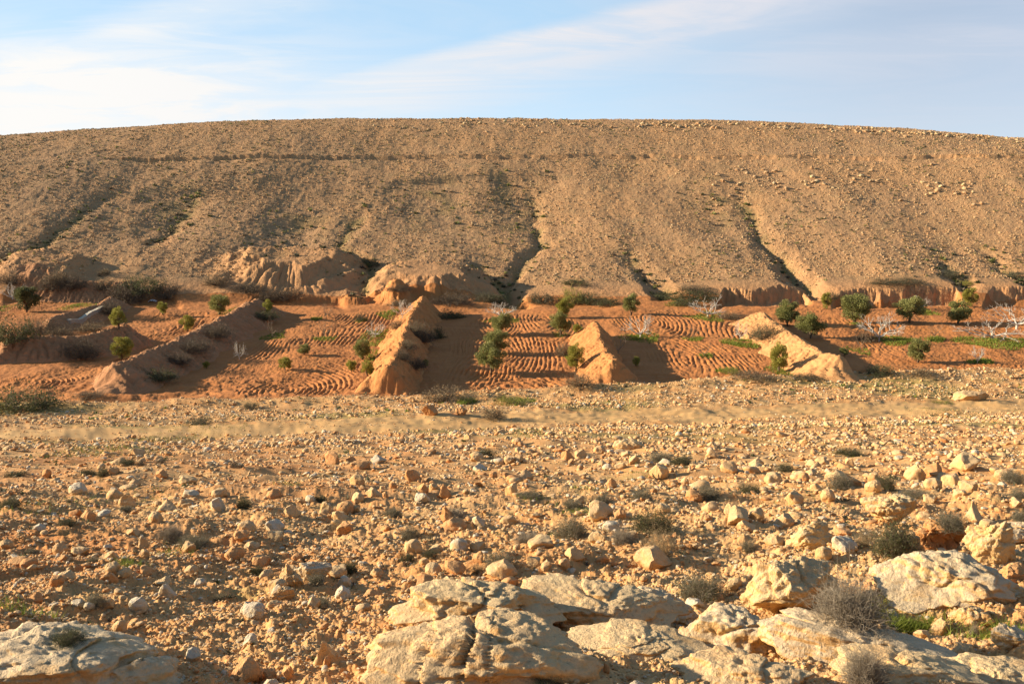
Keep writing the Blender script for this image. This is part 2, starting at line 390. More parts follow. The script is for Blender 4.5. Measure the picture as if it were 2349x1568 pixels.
# ------------------------------------------------------------------ object helpers
def tag(o, label=None, cat=None, group=None, kind=None):
    if label: o['label'] = label
    if cat: o['category'] = cat
    if group: o['group'] = group
    if kind: o['kind'] = kind
    return o
def np_mesh(name, V, faces, smooth=False):
    """faces: (n,3) or (n,4) integer array"""
    me = bpy.data.meshes.new(name); V = np.ascontiguousarray(V, np.float32); faces = np.ascontiguousarray(faces, np.int32)
    n, k = faces.shape
    me.vertices.add(len(V)); me.vertices.foreach_set('co', V.ravel())
    me.loops.add(n * k); me.loops.foreach_set('vertex_index', faces.ravel())
    me.polygons.add(n); me.polygons.foreach_set('loop_start', np.arange(n, dtype=np.int32) * k)
    me.polygons.foreach_set('loop_total', np.full(n, k, np.int32))
    me.update(calc_edges=True)
    me.polygons.foreach_set('use_smooth', np.full(n, smooth, bool))
    return me
def add_attr(me, name, data):
    a = me.attributes.new(name, 'FLOAT', 'POINT'); a.data.foreach_set('value', np.ascontiguousarray(data, np.float32))
def link(name, me, mats, parent=None):
    o = bpy.data.objects.new(name, me); COL.objects.link(o)
    for m in (mats if isinstance(mats, (list, tuple)) else [mats]):
        if len(me.materials) < (len(mats) if isinstance(mats, (list, tuple)) else 1): me.materials.append(m)
    if parent: o.parent = parent
    return o
def empty(name, loc, rz=0.0, scale=(1, 1, 1)):
    o = bpy.data.objects.new(name, None); COL.objects.link(o); o.location = loc; o.rotation_euler = (0, 0, rz); o.scale = scale
    o.empty_display_size = .2
    return o

# ------------------------------------------------------------------ materials
def new_mat(name):
    m = bpy.data.materials.new(name); m.use_nodes = True; m.node_tree.nodes.clear(); q = NT(m.node_tree)
    return m, q
def finish(q, color, rough=.9, bump=None, dist=.02, strength=1.0, spec=.2, trans=None):
    ins = {'Base Color': color, 'Roughness': rough, 'Specular IOR Level': spec}
    if bump is not None:
        ins['Normal'] = q.node('ShaderNodeBump', {'Height': bump, 'Distance': dist, 'Strength': strength}).outputs[0]
    b = q.node('ShaderNodeBsdfPrincipled', ins)
    q.node('ShaderNodeOutputMaterial', {0: b.outputs[0]})
def attr(q, name): return q.node('ShaderNodeAttribute', attribute_name=name).outputs['Fac']
RED = (.45, .185, .058); RED_D = (.34, .135, .046); BUFF = (.55, .34, .15); BUFF_L = (.64, .435, .215); OCHRE = (.53, .27, .10)
def soil_mat(name, kind):
    m, q = new_mat(name); pos = q.node('ShaderNodeNewGeometry').outputs['Position']
    red, green = attr(q, 'red'), attr(q, 'green')
    n1 = q.noise(pos, .35, 5, .6); n2 = q.noise(pos, 3.0, 6, .65); n3 = q.noise(pos, 14.0, 4, .7)
    if kind == 'near':
        c = q.mix(q.smooth(n1, .35, .65), BUFF, OCHRE)
        c = q.mix(q.math('MULTIPLY', q.smooth(n2, .5, .75), .7), c, BUFF_L)
        c = q.mix(q.math('MULTIPLY', q.smooth(n3, .55, .8), .5), c, (.40, .20, .085))
        gm = q.math('MULTIPLY', q.smooth(q.noise(pos, .8, 6, .7), .53, .72), .55)
        c = q.mix(gm, c, (.26, .235, .085))
        c = q.mix(red, c, q.mix(q.smooth(n2, .4, .65), RED, RED_D))
        hgt = q.math('ADD', q.math('MULTIPLY', n2, .5), n3)
        c = q.mix(green, c, (.17, .19, .05)); finish(q, c, .95, hgt, .03, .9)
    elif kind == 'track':
        c = q.mix(q.smooth(n1, .35, .65), (.55, .345, .148), (.52, .31, .125))
        c = q.mix(q.math('MULTIPLY', q.smooth(n2, .55, .75), .4), c, (.45, .28, .12))
        c = q.mix(q.math('MULTIPLY', q.smooth(q.noise(pos, .5, 5, .6), .55, .7), .35), c, (.30, .26, .10))
        finish(q, c, .95, n3, .015, .6)
    elif kind == 'field':
        c = q.mix(q.smooth(n1, .3, .7), RED, (.41, .16, .052)); c = q.mix(q.math('MULTIPLY', q.smooth(n2, .5, .8), .6), c, (.50, .25, .10))
        c = q.mix(green, c, (.13, .17, .03)); finish(q, c, .95, q.math('ADD', n2, n3), .05, .8)
    else:
        big = q.noise(pos, .045, 5, .6); gr = q.noise(pos, .25, 6, .7)
        st = q.noise(pos, .9, 5, .75); st2 = q.noise(pos, 2.4, 3, .7)
        c = q.mix(q.smooth(big, .35, .65), (.395, .235, .12), (.43, .245, .115))
        c = q.mix(q.math('MULTIPLY', q.smooth(gr, .48, .68), .65), c, (.30, .205, .105))
        c = q.mix(q.math('MULTIPLY', q.smooth(st, .52, .72), .65), c, (.56, .38, .19))
        c = q.mix(q.math('MULTIPLY', q.smooth(st2, .56, .74), .45), c, (.27, .175, .09))
        c = q.mix(q.math('MULTIPLY', red, .85), c, q.mix(q.smooth(st, .4, .65), (.53, .28, .125), (.46, .225, .095)))
        c = q.mix(q.math('MULTIPLY', green, .9), c, (.11, .125, .035))
        finish(q, c, .95, q.math('ADD', q.math('MULTIPLY', st, 1.0), q.math('MULTIPLY', st2, .4)), .35, .9)
    return m
M_NEAR, M_TRACK, M_FIELD, M_HILL = soil_mat('stony_soil', 'near'), soil_mat('track_dust', 'track'), soil_mat('tilled_earth', 'field'), soil_mat('hill_scree', 'hill')

# ------------------------------------------------------------------ the ground
def build_ground():
    px = 2349.0 / 1024
    yy = np.geomspace(2.0, 1300, 6000); zz = base(yy * .12, yy)
    v = np.cumsum(np.abs(np.gradient(zz / yy))) * F / px          # screen rows passed
    dens = np.gradient(v) / .8
    dens = np.maximum(dens, np.gradient(yy) / np.maximum(.02 * yy, .05))
    dens *= np.where((yy > 101) & (yy < 185), 1.5, 1.0)
    cum = np.cumsum(dens); n = int(cum[-1]); ylev = np.interp(np.linspace(cum[0], cum[-1], n), cum, yy)
    tm = np.linspace(-.56, .56, 1500); ex = np.concatenate([.56 * 1.007 ** np.arange(1, 72), .92 * 1.09 ** np.arange(1, 13)])
    tl = np.concatenate([-ex[::-1], tm, ex])
    # a little ground behind the viewer too
    ylev = np.concatenate([[-60, -30, -12, -4, 0, 1.2], ylev])
    Tg, Yg = np.meshgrid(tl, ylev); Xg = Tg * np.maximum(np.abs(Yg), 2.0)
    x, y = Xg.ravel(), Yg.ravel()
    z, red, green, used, track, valley, hill, near = land(x, y, True)
    nr, nc = Tg.shape
    V = np.stack([x, y, z.ravel()], 1)
    idx = np.arange(nr * nc).reshape(nr, nc)
    Q = np.stack([idx[:-1, :-1], idx[:-1, 1:], idx[1:, 1:], idx[1:, :-1]], -1).reshape(-1, 4)
    fy = y[Q].mean(1); ft = np.clip(x[Q].mean(1) / np.maximum(fy, 2), -1, 1)
    cls = np.zeros(len(Q), int)
    cls[track[Q].mean(1) > .5] = 1
    far = fy > kat(I_FN, ft); cls[far] = 2
    cls[far & (used[Q].sum(1) >= 2)] = 3
    cls[fy > kat(I_TOE, ft) - 3] = 4
    # soft vegetation tints on the open ground, from the noise of where plants take
    g2 = green.copy()
    pn = perlin2(x * .06, y * .10, 201)
    slope_far = sstep(36, 60, y) * (1 - sstep(-6, 0, y - kat(I_FN, np.clip(x / np.maximum(y, 2), -1, 1))))
    g2 = np.maximum(g2, .55 * slope_far * sstep(.1, .5, pn) * (1 - .7 * track))
    for k, (name, mt, lab) in enumerate([('foreground_slope', M_NEAR, 0), ('dirt_track', M_TRACK, 0), ('valley_floor', M_FIELD, 0), ('ploughed_field', M_FIELD, 0), ('hillside', M_HILL, 0)]):
        q = Q[cls == k]; ids, inv = np.unique(q, return_inverse=True)
        me = np_mesh(name, V[ids], inv.reshape(-1, 4), True)
        add_attr(me, 'red', red[ids]); add_attr(me, 'green', g2[ids])
        tag(link(name, me, mt), kind='structure')
build_ground()

# ------------------------------------------------------------------ earth banks across the valley
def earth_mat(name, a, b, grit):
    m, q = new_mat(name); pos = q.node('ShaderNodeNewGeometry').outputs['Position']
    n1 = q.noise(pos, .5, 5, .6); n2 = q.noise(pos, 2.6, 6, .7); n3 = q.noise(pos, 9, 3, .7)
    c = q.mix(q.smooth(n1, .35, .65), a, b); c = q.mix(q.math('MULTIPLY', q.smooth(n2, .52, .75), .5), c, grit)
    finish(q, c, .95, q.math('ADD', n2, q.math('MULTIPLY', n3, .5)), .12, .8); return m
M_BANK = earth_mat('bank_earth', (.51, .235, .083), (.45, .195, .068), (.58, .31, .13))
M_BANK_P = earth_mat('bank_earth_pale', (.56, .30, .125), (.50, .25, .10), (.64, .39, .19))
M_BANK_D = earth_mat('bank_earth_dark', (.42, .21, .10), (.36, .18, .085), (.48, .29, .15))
def earth_bank(pts, h, wl, wr, label, seed, mat, nose=4.0, tail=5.0, rough=1.0):
    """pts: crest line from the far end to the near end (world xy); hl/hr: half widths left and right of it"""
    P = np.array(pts); L = np.concatenate([[0], np.cumsum(np.hypot(*np.diff(P, axis=0).T))]); n = int(L[-1] / .16); s = np.linspace(0, L[-1], n)
    def sm(a):
        k = np.ones(25) / 25.; return np.convolve(np.pad(a, 12, mode='edge'), k, mode='valid')
    cx, cy = sm(np.interp(s, L, P[:, 0])), sm(np.interp(s, L, P[:, 1]))
    tx, ty = np.gradient(cx), np.gradient(cy); ln = np.hypot(tx, ty) + 1e-9; tx /= ln; ty /= ln
    nx, ny = ty, -tx                                        # towards the left when walking to the near end is -n
    if np.mean(nx) < 0: nx, ny = -nx, -ny                   # n points right (+x)
    qv = np.linspace(-1, 1, 91); S, Q = np.meshgrid(np.arange(n), qv, indexing='ij')
    wig = .3 * perlin2(s / 3.2, s * 0 + seed, seed)
    W = np.where(Q < 0, wl, wr) * (1 + .25 * perlin2(S * .16 / 4, Q * 0 + 9, seed + 1))
    X = cx[S] + nx[S] * (Q * W + wig[S] * (1 - np.abs(Q))); Y = cy[S] + ny[S] * (Q * W + wig[S] * (1 - np.abs(Q)))
    env = sstep(0, tail, S * .16) * sstep(0, 1, ((n - 1 - S) * .16 + .7 * perlin2(Q * 3.0 + seed, Q * 0 + 2, seed + 8) * sstep(nose * 1.6, .3, (n - 1 - S) * .16)) / nose)
    hh = h * (1 + .09 * fbm2(S * .16 / 3.5, Q * 0 + 4, 3, .6, seed + 2)) * env
    env *= 1; aq = np.abs(Q); prof = np.clip(1 - aq, 0, 1) ** .92 * .9 + .1 * (1 - aq ** 2)
    prof = prof - .05 * np.exp(-(aq / .06) ** 2)
    side = sstep(.06, .3, aq) * (1 - sstep(.75, 1, aq))
    rill = np.abs(perlin2(S * .16 / .95 + Q * .6, Q * 1.1 + 3, seed + 3)); lump = fbm2(X / .9, Y / .9, 4, .6, seed + 4)
    Z = land(X, Y) + hh * prof - side * env * rough * (.36 * np.clip(1 - 3.2 * rill, 0, 1)) + env * rough * (.06 * lump + .11 * fbm2(X / .35, Y / .35, 3, .65, seed + 7)) * (1 - .6 * sstep(.8, 1, aq)) - .12 * sstep(.85, 1.0, aq) - .10 * (env < .02)
    m = len(qv); idx = np.arange(n * m).reshape(n, m)
    F4 = np.stack([idx[:-1, :-1], idx[1:, :-1], idx[1:, 1:], idx[:-1, 1:]], -1).reshape(-1, 4)
    me = np_mesh('earth_bank', np.stack([X.ravel(), Y.ravel(), Z.ravel()], 1), F4, True)
    me.flip_normals() if me.polygons[len(F4) // 2].normal.z < 0 else None
    return tag(link('earth_bank', me, mat), label, 'earth bank', 'earth banks across the wadi')
def crest(c, pts, h):
    n = len(pts); return [at(*fr(c, a, b), lift=h * (.02 if i == n - 1 else .4 if i == n - 2 else .8 if i == n - 3 else 1), H=land) for i, (a, b) in enumerate(pts)]
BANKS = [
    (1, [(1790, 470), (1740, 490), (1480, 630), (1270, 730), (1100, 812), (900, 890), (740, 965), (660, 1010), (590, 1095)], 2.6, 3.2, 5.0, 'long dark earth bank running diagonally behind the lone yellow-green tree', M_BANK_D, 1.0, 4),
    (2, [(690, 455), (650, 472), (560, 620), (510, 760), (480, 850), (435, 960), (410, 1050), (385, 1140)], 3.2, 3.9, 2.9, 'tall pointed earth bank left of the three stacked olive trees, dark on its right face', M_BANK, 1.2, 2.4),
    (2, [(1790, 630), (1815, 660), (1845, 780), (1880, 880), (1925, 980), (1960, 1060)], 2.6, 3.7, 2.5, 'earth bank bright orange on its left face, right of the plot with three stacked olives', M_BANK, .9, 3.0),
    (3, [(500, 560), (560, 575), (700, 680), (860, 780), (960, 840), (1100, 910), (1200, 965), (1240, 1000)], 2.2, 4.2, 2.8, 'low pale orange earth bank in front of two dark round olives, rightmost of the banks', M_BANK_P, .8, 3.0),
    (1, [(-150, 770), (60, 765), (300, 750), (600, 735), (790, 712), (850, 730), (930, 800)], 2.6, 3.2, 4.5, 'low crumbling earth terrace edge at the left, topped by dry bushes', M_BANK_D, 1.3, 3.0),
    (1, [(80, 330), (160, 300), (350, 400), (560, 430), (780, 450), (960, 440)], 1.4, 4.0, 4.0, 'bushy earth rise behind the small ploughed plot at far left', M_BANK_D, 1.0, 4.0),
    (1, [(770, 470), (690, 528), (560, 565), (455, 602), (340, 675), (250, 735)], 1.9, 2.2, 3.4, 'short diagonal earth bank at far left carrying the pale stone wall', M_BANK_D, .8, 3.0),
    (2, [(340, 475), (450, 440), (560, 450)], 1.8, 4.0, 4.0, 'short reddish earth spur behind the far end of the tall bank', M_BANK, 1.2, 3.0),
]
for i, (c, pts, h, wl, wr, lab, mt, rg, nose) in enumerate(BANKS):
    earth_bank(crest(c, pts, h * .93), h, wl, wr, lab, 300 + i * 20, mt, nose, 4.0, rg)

# ------------------------------------------------------------------ stones
def ico(sub):
    p = (1 + 5 ** .5) / 2
    V = [(-1, p, 0), (1, p, 0), (-1, -p, 0), (1, -p, 0), (0, -1, p), (0, 1, p), (0, -1, -p), (0, 1, -p), (p, 0, -1), (p, 0, 1), (-p, 0, -1), (-p, 0, 1)]
    Fc = [(0, 11, 5), (0, 5, 1), (0, 1, 7), (0, 7, 10), (0, 10, 11), (1, 5, 9), (5, 11, 4), (11, 10, 2), (10, 7, 6), (7, 1, 8), (3, 9, 4), (3, 4, 2), (3, 2, 6), (3, 6, 8), (3, 8, 9), (4, 9, 5), (2, 4, 11), (6, 2, 10), (8, 6, 7), (9, 8, 1)]
    V = [np.array(v) / np.linalg.norm(v) for v in V]
    for _ in range(sub):
        mid, N = {}, []
        def mp(a, b):
            k = (min(a, b), max(a, b))
            if k not in mid: v = V[a] + V[b]; V.append(v / np.linalg.norm(v)); mid[k] = len(V) - 1
            return mid[k]
        for a, b, c in Fc:
            x, y, z = mp(a, b), mp(b, c), mp(c, a); N += [(a, x, z), (b, y, x), (c, z, y), (x, y, z)]
        Fc = N
    return np.array(V), np.array(Fc)
ICO = {k: ico(k) for k in range(6)}
def stone_shape(seed, kind, sub, pit=.05, block=False):
    """unit stone: x, y within about +-.5, z from about -.5 to .5"""
    rs = np.random.RandomState(seed); V, Fc = ICO[sub]; V = V.copy()
    ncut, dmin = {'angular': (13, .52), 'rounded': (7, .78), 'flat': (10, .6), 'pointed': (11, .5)}[kind]
    if block: ncut, dmin = 16, .58
    for _ in range(ncut):
        n = rs.randn(3); n /= np.linalg.norm(n); d = dmin + rs.rand() * .28
        k = V @ n - d; V -= np.outer(np.maximum(k, 0) * .93, n)
    if kind == 'pointed':
        f = np.clip((V[:, 2] + .4) / 1.2, 0, 1); V[:, :2] *= (1 - .4 * f)[:, None]; V[:, 0] += f * .25 * rs.randn()
    o = rs.rand(3) * 50
    V += V * (.16 * fbm3(V * 1.3 + o, 3, .5, seed)[:, None])
    if sub >= 3: V += V * (pit * fbm3(V * 5 + o, 3, .6, seed + 3)[:, None]) - V * (pit * .9 * np.clip(perlin3(V * 8 + o, seed + 5) - .25, 0, 1)[:, None])
    lo, hi = V.min(0), V.max(0); V = (V - (lo + hi) / 2) / (hi - lo)
    return V, Fc
def rock_mat(name, body, warm, crust, crust_amt, sc_=1.0, vary=.25):
    m, q = new_mat(name); g = q.node('ShaderNodeNewGeometry'); pos = g.outputs['Position']
    inf = q.node('ShaderNodeObjectInfo').outputs['Random']
    n1 = q.noise(pos, 3.2 * sc_, 5, .6); n2 = q.noise(pos, 13 * sc_, 6, .7); n3 = q.noise(pos, 46 * sc_, 4, .7)
    c = q.mix(q.smooth(q.math('ADD', n1, q.math('MULTIPLY', q.math('SUBTRACT', inf, .5), vary)), .38, .62), body, warm)
    nz = q.node('ShaderNodeSeparateXYZ', {0: g.outputs['Normal']}).outputs[2]
    cr = q.math('MULTIPLY', q.smooth(q.math('ADD', q.math('MULTIPLY', nz, .35), n2), .52, .82), crust_amt)
    c = q.mix(cr, c, crust)
    c = q.mix(q.math('MULTIPLY', q.smooth(q.math('ADD', q.math('MULTIPLY', n3, .6), q.math('MULTIPLY', n2, .4)), .54, .66), .6), c, tuple(v * f for v, f in zip(body, (.5, .48, .5))))
    stain = q.noise(pos, 1.7 * sc_, 5, .65); c = q.mix(q.math('MULTIPLY', q.smooth(stain, .54, .68), .6), c, warm)
    c = q.mix(q.math('MULTIPLY', q.smooth(n3, .48, .30), .35), c, tuple(min(v * 1.35, .85) for v in body))
    finish(q, c, .9, q.math('ADD', n2, q.math('MULTIPLY', n3, .7)), .026 / sc_, .9); return m
RM = {'buff': rock_mat('buff_limestone', (.58, .385, .18), (.55, .32, .13), (.60, .48, .31), .45),
      'orange': rock_mat('orange_limestone', (.56, .29, .115), (.50, .235, .085), (.60, .42, .23), .35),
      'grey': rock_mat('grey_limestone', (.55, .45, .29), (.56, .40, .21), (.56, .51, .42), .7)}
M_LEDGE = rock_mat('ledge_limestone', (.61, .40, .175), (.57, .32, .12), (.58, .48, .31), .6, .8)
M_LEDGE_G = rock_mat('pale_ledge_limestone', (.60, .42, .20), (.57, .345, .14), (.58, .495, .355), .75, .8)
KINDS = ['angular', 'rounded', 'flat', 'pointed']
PROTO = {}
for i in range(28):
    kd = KINDS[i % 4]; V, Fc = stone_shape(900 + i, kd, 3)
    me = np_mesh('stone', V, Fc, True); PROTO.setdefault(kd, []).append(me)
for kd in KINDS:                                        # sharp edges stay sharp where the planes meet
    for me in PROTO[kd]: me.set_sharp_from_angle(angle=R(38)); me.materials.append(RM['buff'])
STONES = []                                             # (object, u, v, px, kind, colour) for the labels
def put_stone(x, y, w, h, kind, colr, seed, px, uv, label=None, tilt=.2, sink=.42):
    rs = random.Random(seed); o = bpy.data.objects.new('stone', rs.choice(PROTO[kind])); COL.objects.link(o)
    z = landz(x, y); o.scale = (w, w * rs.uniform(.75, 1.1), h * (1 + sink))
    o.location = (x, y, z + h * .5 - h * sink * .5); o.rotation_euler = (rs.uniform(-tilt, tilt), rs.uniform(-tilt, tilt), rs.uniform(0, 6.28))
    s = o.material_slots[0]; s.link = 'OBJECT'; s.material = RM[colr]
    o['category'] = 'stone'; o['group'] = 'loose stones on the foreground slope'
    STONES.append((o, uv[0], uv[1], px, kind, colr, label)); return o
A, O, F_, P_ = 'angular', 'rounded', 'flat', 'pointed'
HAND = [  # view, x, y of the foot, width, height, kind, colour
    (4, 875, 378, 120, 82, P_, 'buff'), (4, 1125, 405, 160, 85, A, 'buff'), (4, 1465, 402, 115, 92, A, 'grey'), (4, 1475, 312, 118, 55, O, 'buff'), (4, 1285, 306, 118, 45, F_, 'grey'),
    (4, 1095, 185, 90, 52, A, 'orange'), (4, 765, 162, 82, 50, A, 'orange'), (4, 315, 178, 72, 62, O, 'orange'), (4, 1840, 552, 155, 76, A, 'grey'), (4, 895, 582, 105, 62, A, 'buff'),
    (4, 975, 718, 72, 54, O, 'buff'), (4, 1580, 735, 140, 90, O, 'orange'), (4, 1750, 785, 155, 72, F_, 'orange'), (4, 410, 688, 105, 74, O, 'buff'), (4, 1285, 822, 105, 58, O, 'buff'),
    (4, 385, 908, 92, 66, O, 'orange'), (4, 1710, 1132, 180, 105, O, 'grey'), (4, 920, 1092, 145, 78, F_, 'grey'), (4, 525, 1055, 122, 54, O, 'grey'), (4, 605, 1088, 72, 46, O, 'grey'),
    (4, 720, 1058, 112, 54, F_, 'buff'), (4, 915, 1162, 112, 58, A, 'orange'), (4, 2305, 1003, 120, 84, A, 'grey'), (4, 2175, 1404, 200, 185, P_, 'buff'), (4, 1665, 1560, 190, 150, A, 'orange'),
    (4, 2200, 1462, 62, 62, A, 'orange'), (4, 180, 343, 95, 52, F_, 'orange'), (4, 2190, 424, 88, 80, P_, 'buff'), (4, 1965, 448, 115, 84, A, 'buff'), (4, 2085, 348, 75, 42, F_, 'grey'),
    (4, 1235, 378, 82, 50, O, 'buff'), (4, 45, 657, 92, 48, F_, 'buff'), (4, 270, 547, 85, 46, O, 'grey'), (4, 760, 828, 105, 62, O, 'buff'), (4, 835, 858, 105, 52, O, 'buff'),
    (4, 985, 833, 105, 54, A, 'orange'), (4, 965, 658, 80, 95, P_, 'buff'), (4, 1270, 683, 92, 62, A, 'buff'), (4, 1625, 622, 105, 60, O, 'orange'), (4, 1700, 652, 112, 44, F_, 'buff'),
    (4, 2000, 732, 85, 50, O, 'orange'), (4, 2280, 474, 125, 64, A, 'buff'), (4, 2270, 862, 150, 70, A, 'buff'), (4, 1100, 925, 130, 64, A, 'buff'), (4, 1350, 905, 85, 52, O, 'grey'),
    (4, 1760, 1540, 130, 90, F_, 'orange'), (4, 1820, 1560, 95, 80, A, 'orange'), (4, 1940, 1550, 75, 90, A, 'orange'), (4, 550, 700, 120, 54, A, 'buff'), (4, 130, 770, 150, 48, F_, 'orange'),
    (4, 430, 745, 90, 44, A, 'orange'), (4, 515, 440, 90, 48, A, 'orange'), (4, 700, 440, 100, 40, F_, 'grey'), (4, 910, 245, 80, 44, O, 'buff'), (4, 2200, 70, 80, 60, A, 'orange'),
    (5, 205, 353, 118, 68, O, 'buff'), (5, 640, 358, 95, 74, A, 'grey'), (5, 785, 322, 98, 92, P_, 'orange'), (5, 1240, 303, 92, 84, A, 'buff'), (5, 1115, 178, 68, 38, O, 'orange'),
    (5, 840, 545, 205, 88, A, 'orange'), (5, 1020, 518, 105, 68, A, 'grey'), (5, 1215, 494, 112, 62, O, 'buff'), (5, 1830, 468, 195, 100, A, 'buff'), (5, 1960, 458, 92, 72, A, 'orange'),
    (5, 580, 688, 138, 108, O, 'buff'), (5, 880, 668, 128, 100, O, 'grey'), (5, 1005, 654, 125, 60, F_, 'buff'), (5, 650, 778, 72, 48, O, 'buff'), (5, 865, 834, 150, 76, A, 'orange'),
    (5, 1010, 762, 105, 82, A, 'orange'), (5, 1165, 858, 230, 110, A, 'buff'), (5, 1430, 660, 190, 66, F_, 'buff'), (5, 1390, 785, 115, 84, A, 'buff'), (5, 1660, 740, 145, 104, A, 'buff'),
    (5, 1820, 614, 145, 72, A, 'buff'), (5, 1470, 812, 82, 60, A, 'buff'), (5, 1590, 800, 92, 72, O, 'buff'), (5, 2190, 808, 250, 130, A, 'buff'), (5, 2250, 425, 130, 72, O, 'buff'),
    (5, 105, 1004, 120, 86, O, 'grey'), (5, 660, 945, 150, 74, A, 'orange'), (5, 90, 484, 122, 72, A, 'buff'), (5, 440, 254, 62, 44, O, 'orange'), (5, 390, 314, 42, 44, O, 'orange'),
    (5, 640, 283, 82, 60, A, 'orange'), (5, 715, 263, 62, 46, O, 'buff'), (5, 1910, 254, 72, 64, P_, 'orange'), (5, 1610, 64, 92, 72, P_, 'orange'), (5, 2040, 1364, 130, 66, F_, 'buff'),
    (5, 220, 122, 140, 64, A, 'orange'), (5, 345, 86, 110, 54, A, 'grey'), (5, 170, 420, 110, 62, A, 'buff'), (5, 330, 840, 100, 60, A, 'buff'), (5, 1850, 760, 90, 56, A, 'orange'),
    (5, 440, 1565, 90, 60, P_, 'grey'), (5, 1870, 1500, 60, 66, A, 'orange'), (5, 1340, 170, 45, 34, A, 'buff'), (5, 1970, 130, 90, 50, A, 'buff'), (5, 1690, 360, 90, 56, A, 'buff'),
    (6, 1120, 660, 175, 110, A, 'grey'), (6, 420, 515, 195, 92, A, 'buff'), (6, 1945, 135, 200, 112, P_, 'buff'), (6, 1730, 184, 145, 94, A, 'orange'), (6, 1600, 196, 135, 104, A, 'buff'),
    (6, 1850, 234, 155, 84, A, 'buff'), (6, 1325, 280, 95, 82, A, 'buff'), (6, 1020, 345, 105, 76, O, 'buff'), (6, 860, 204, 95, 62, O, 'orange'), (6, 940, 274, 75, 62, A, 'buff'),
    (6, 2015, 470, 155, 125, P_, 'buff'), (6, 720, 516, 155, 84, A, 'buff'), (6, 790, 366, 115, 84, A, 'buff'), (6, 235, 400, 135, 84, A, 'buff'), (6, 355, 430, 72, 72, P_, 'buff'),
    (6, 1165, 113, 72, 64, A, 'buff'), (6, 1110, 194, 150, 70, A, 'buff'), (6, 1910, 314, 95, 44, F_, 'buff'), (6, 1670, 460, 105, 58, A, 'buff'), (6, 660, 645, 145, 64, A, 'buff'),
    (6, 1765, 1234, 145, 115, A, 'buff'), (6, 1890, 1414, 175, 130, A, 'buff'), (6, 1800, 1534, 100, 110, O, 'buff'), (6, 1990, 1510, 110, 66, O, 'buff'), (6, 1240, 1195, 110, 48, F_, 'orange'),
    (6, 1740, 1370, 120, 66, A, 'buff'), (6, 1770, 1440, 80, 60, A, 'buff'), (6, 1660, 1260, 120, 56, A, 'buff'), (6, 130, 1040, 130, 66, A, 'grey'), (6, 280, 1020, 110, 70, A, 'orange'),
    (6, 880, 1080, 100, 70, A, 'orange'), (6, 790, 1090, 80, 50, A, 'orange'), (6, 600, 1080, 70, 56, O, 'buff'), (6, 470, 1010, 90, 60, A, 'buff'), (6, 390, 950, 120, 84, A, 'buff'),
    (6, 1890, 1000, 150, 64, A, 'buff'), (6, 2200, 190, 120, 60, A, 'buff'), (6, 2290, 380, 100, 60, A, 'buff'), (6, 1700, 350, 90, 60, A, 'buff'), (6, 540, 100, 90, 46, A, 'buff'),
    (6, 240, 50, 80, 60, P_, 'buff'), (6, 200, 210, 100, 46, A, 'buff'), (6, 60, 235, 60, 50, A, 'buff'), (6, 590, 290, 70, 44, O, 'buff'), (6, 990, 90, 110, 50, A, 'buff'),
    (5, 2060, 1490 - 1400, 110, 70, A, 'buff'), (5, 1220, 90, 90, 56, A, 'buff'), (5, 1290, 1340 - 1260, 70, 46, A, 'buff'), (5, 1700, 50, 90, 60, A, 'buff'), (5, 1000, 75, 90, 48, P_, 'buff'),
]
def hand_stone(c, x, y, w, h, kind, colr, seed, name=None):
    px, py, pz = spot(c, x, y); k = .34 if c < 4 else .341; m = k * py * 1.02 / F
    W, Hh = w * m, h * m * 1.02
    ux, uy = px / py, 1.0; d = W * .42; n = math.hypot(ux, uy)
    put_stone(px + ux / n * d, py + uy / n * d, W, Hh, kind, colr, seed, w * k, fr(c, x, y - h / 2))
for i, a in enumerate(HAND): hand_stone(*a, seed=4000 + i)

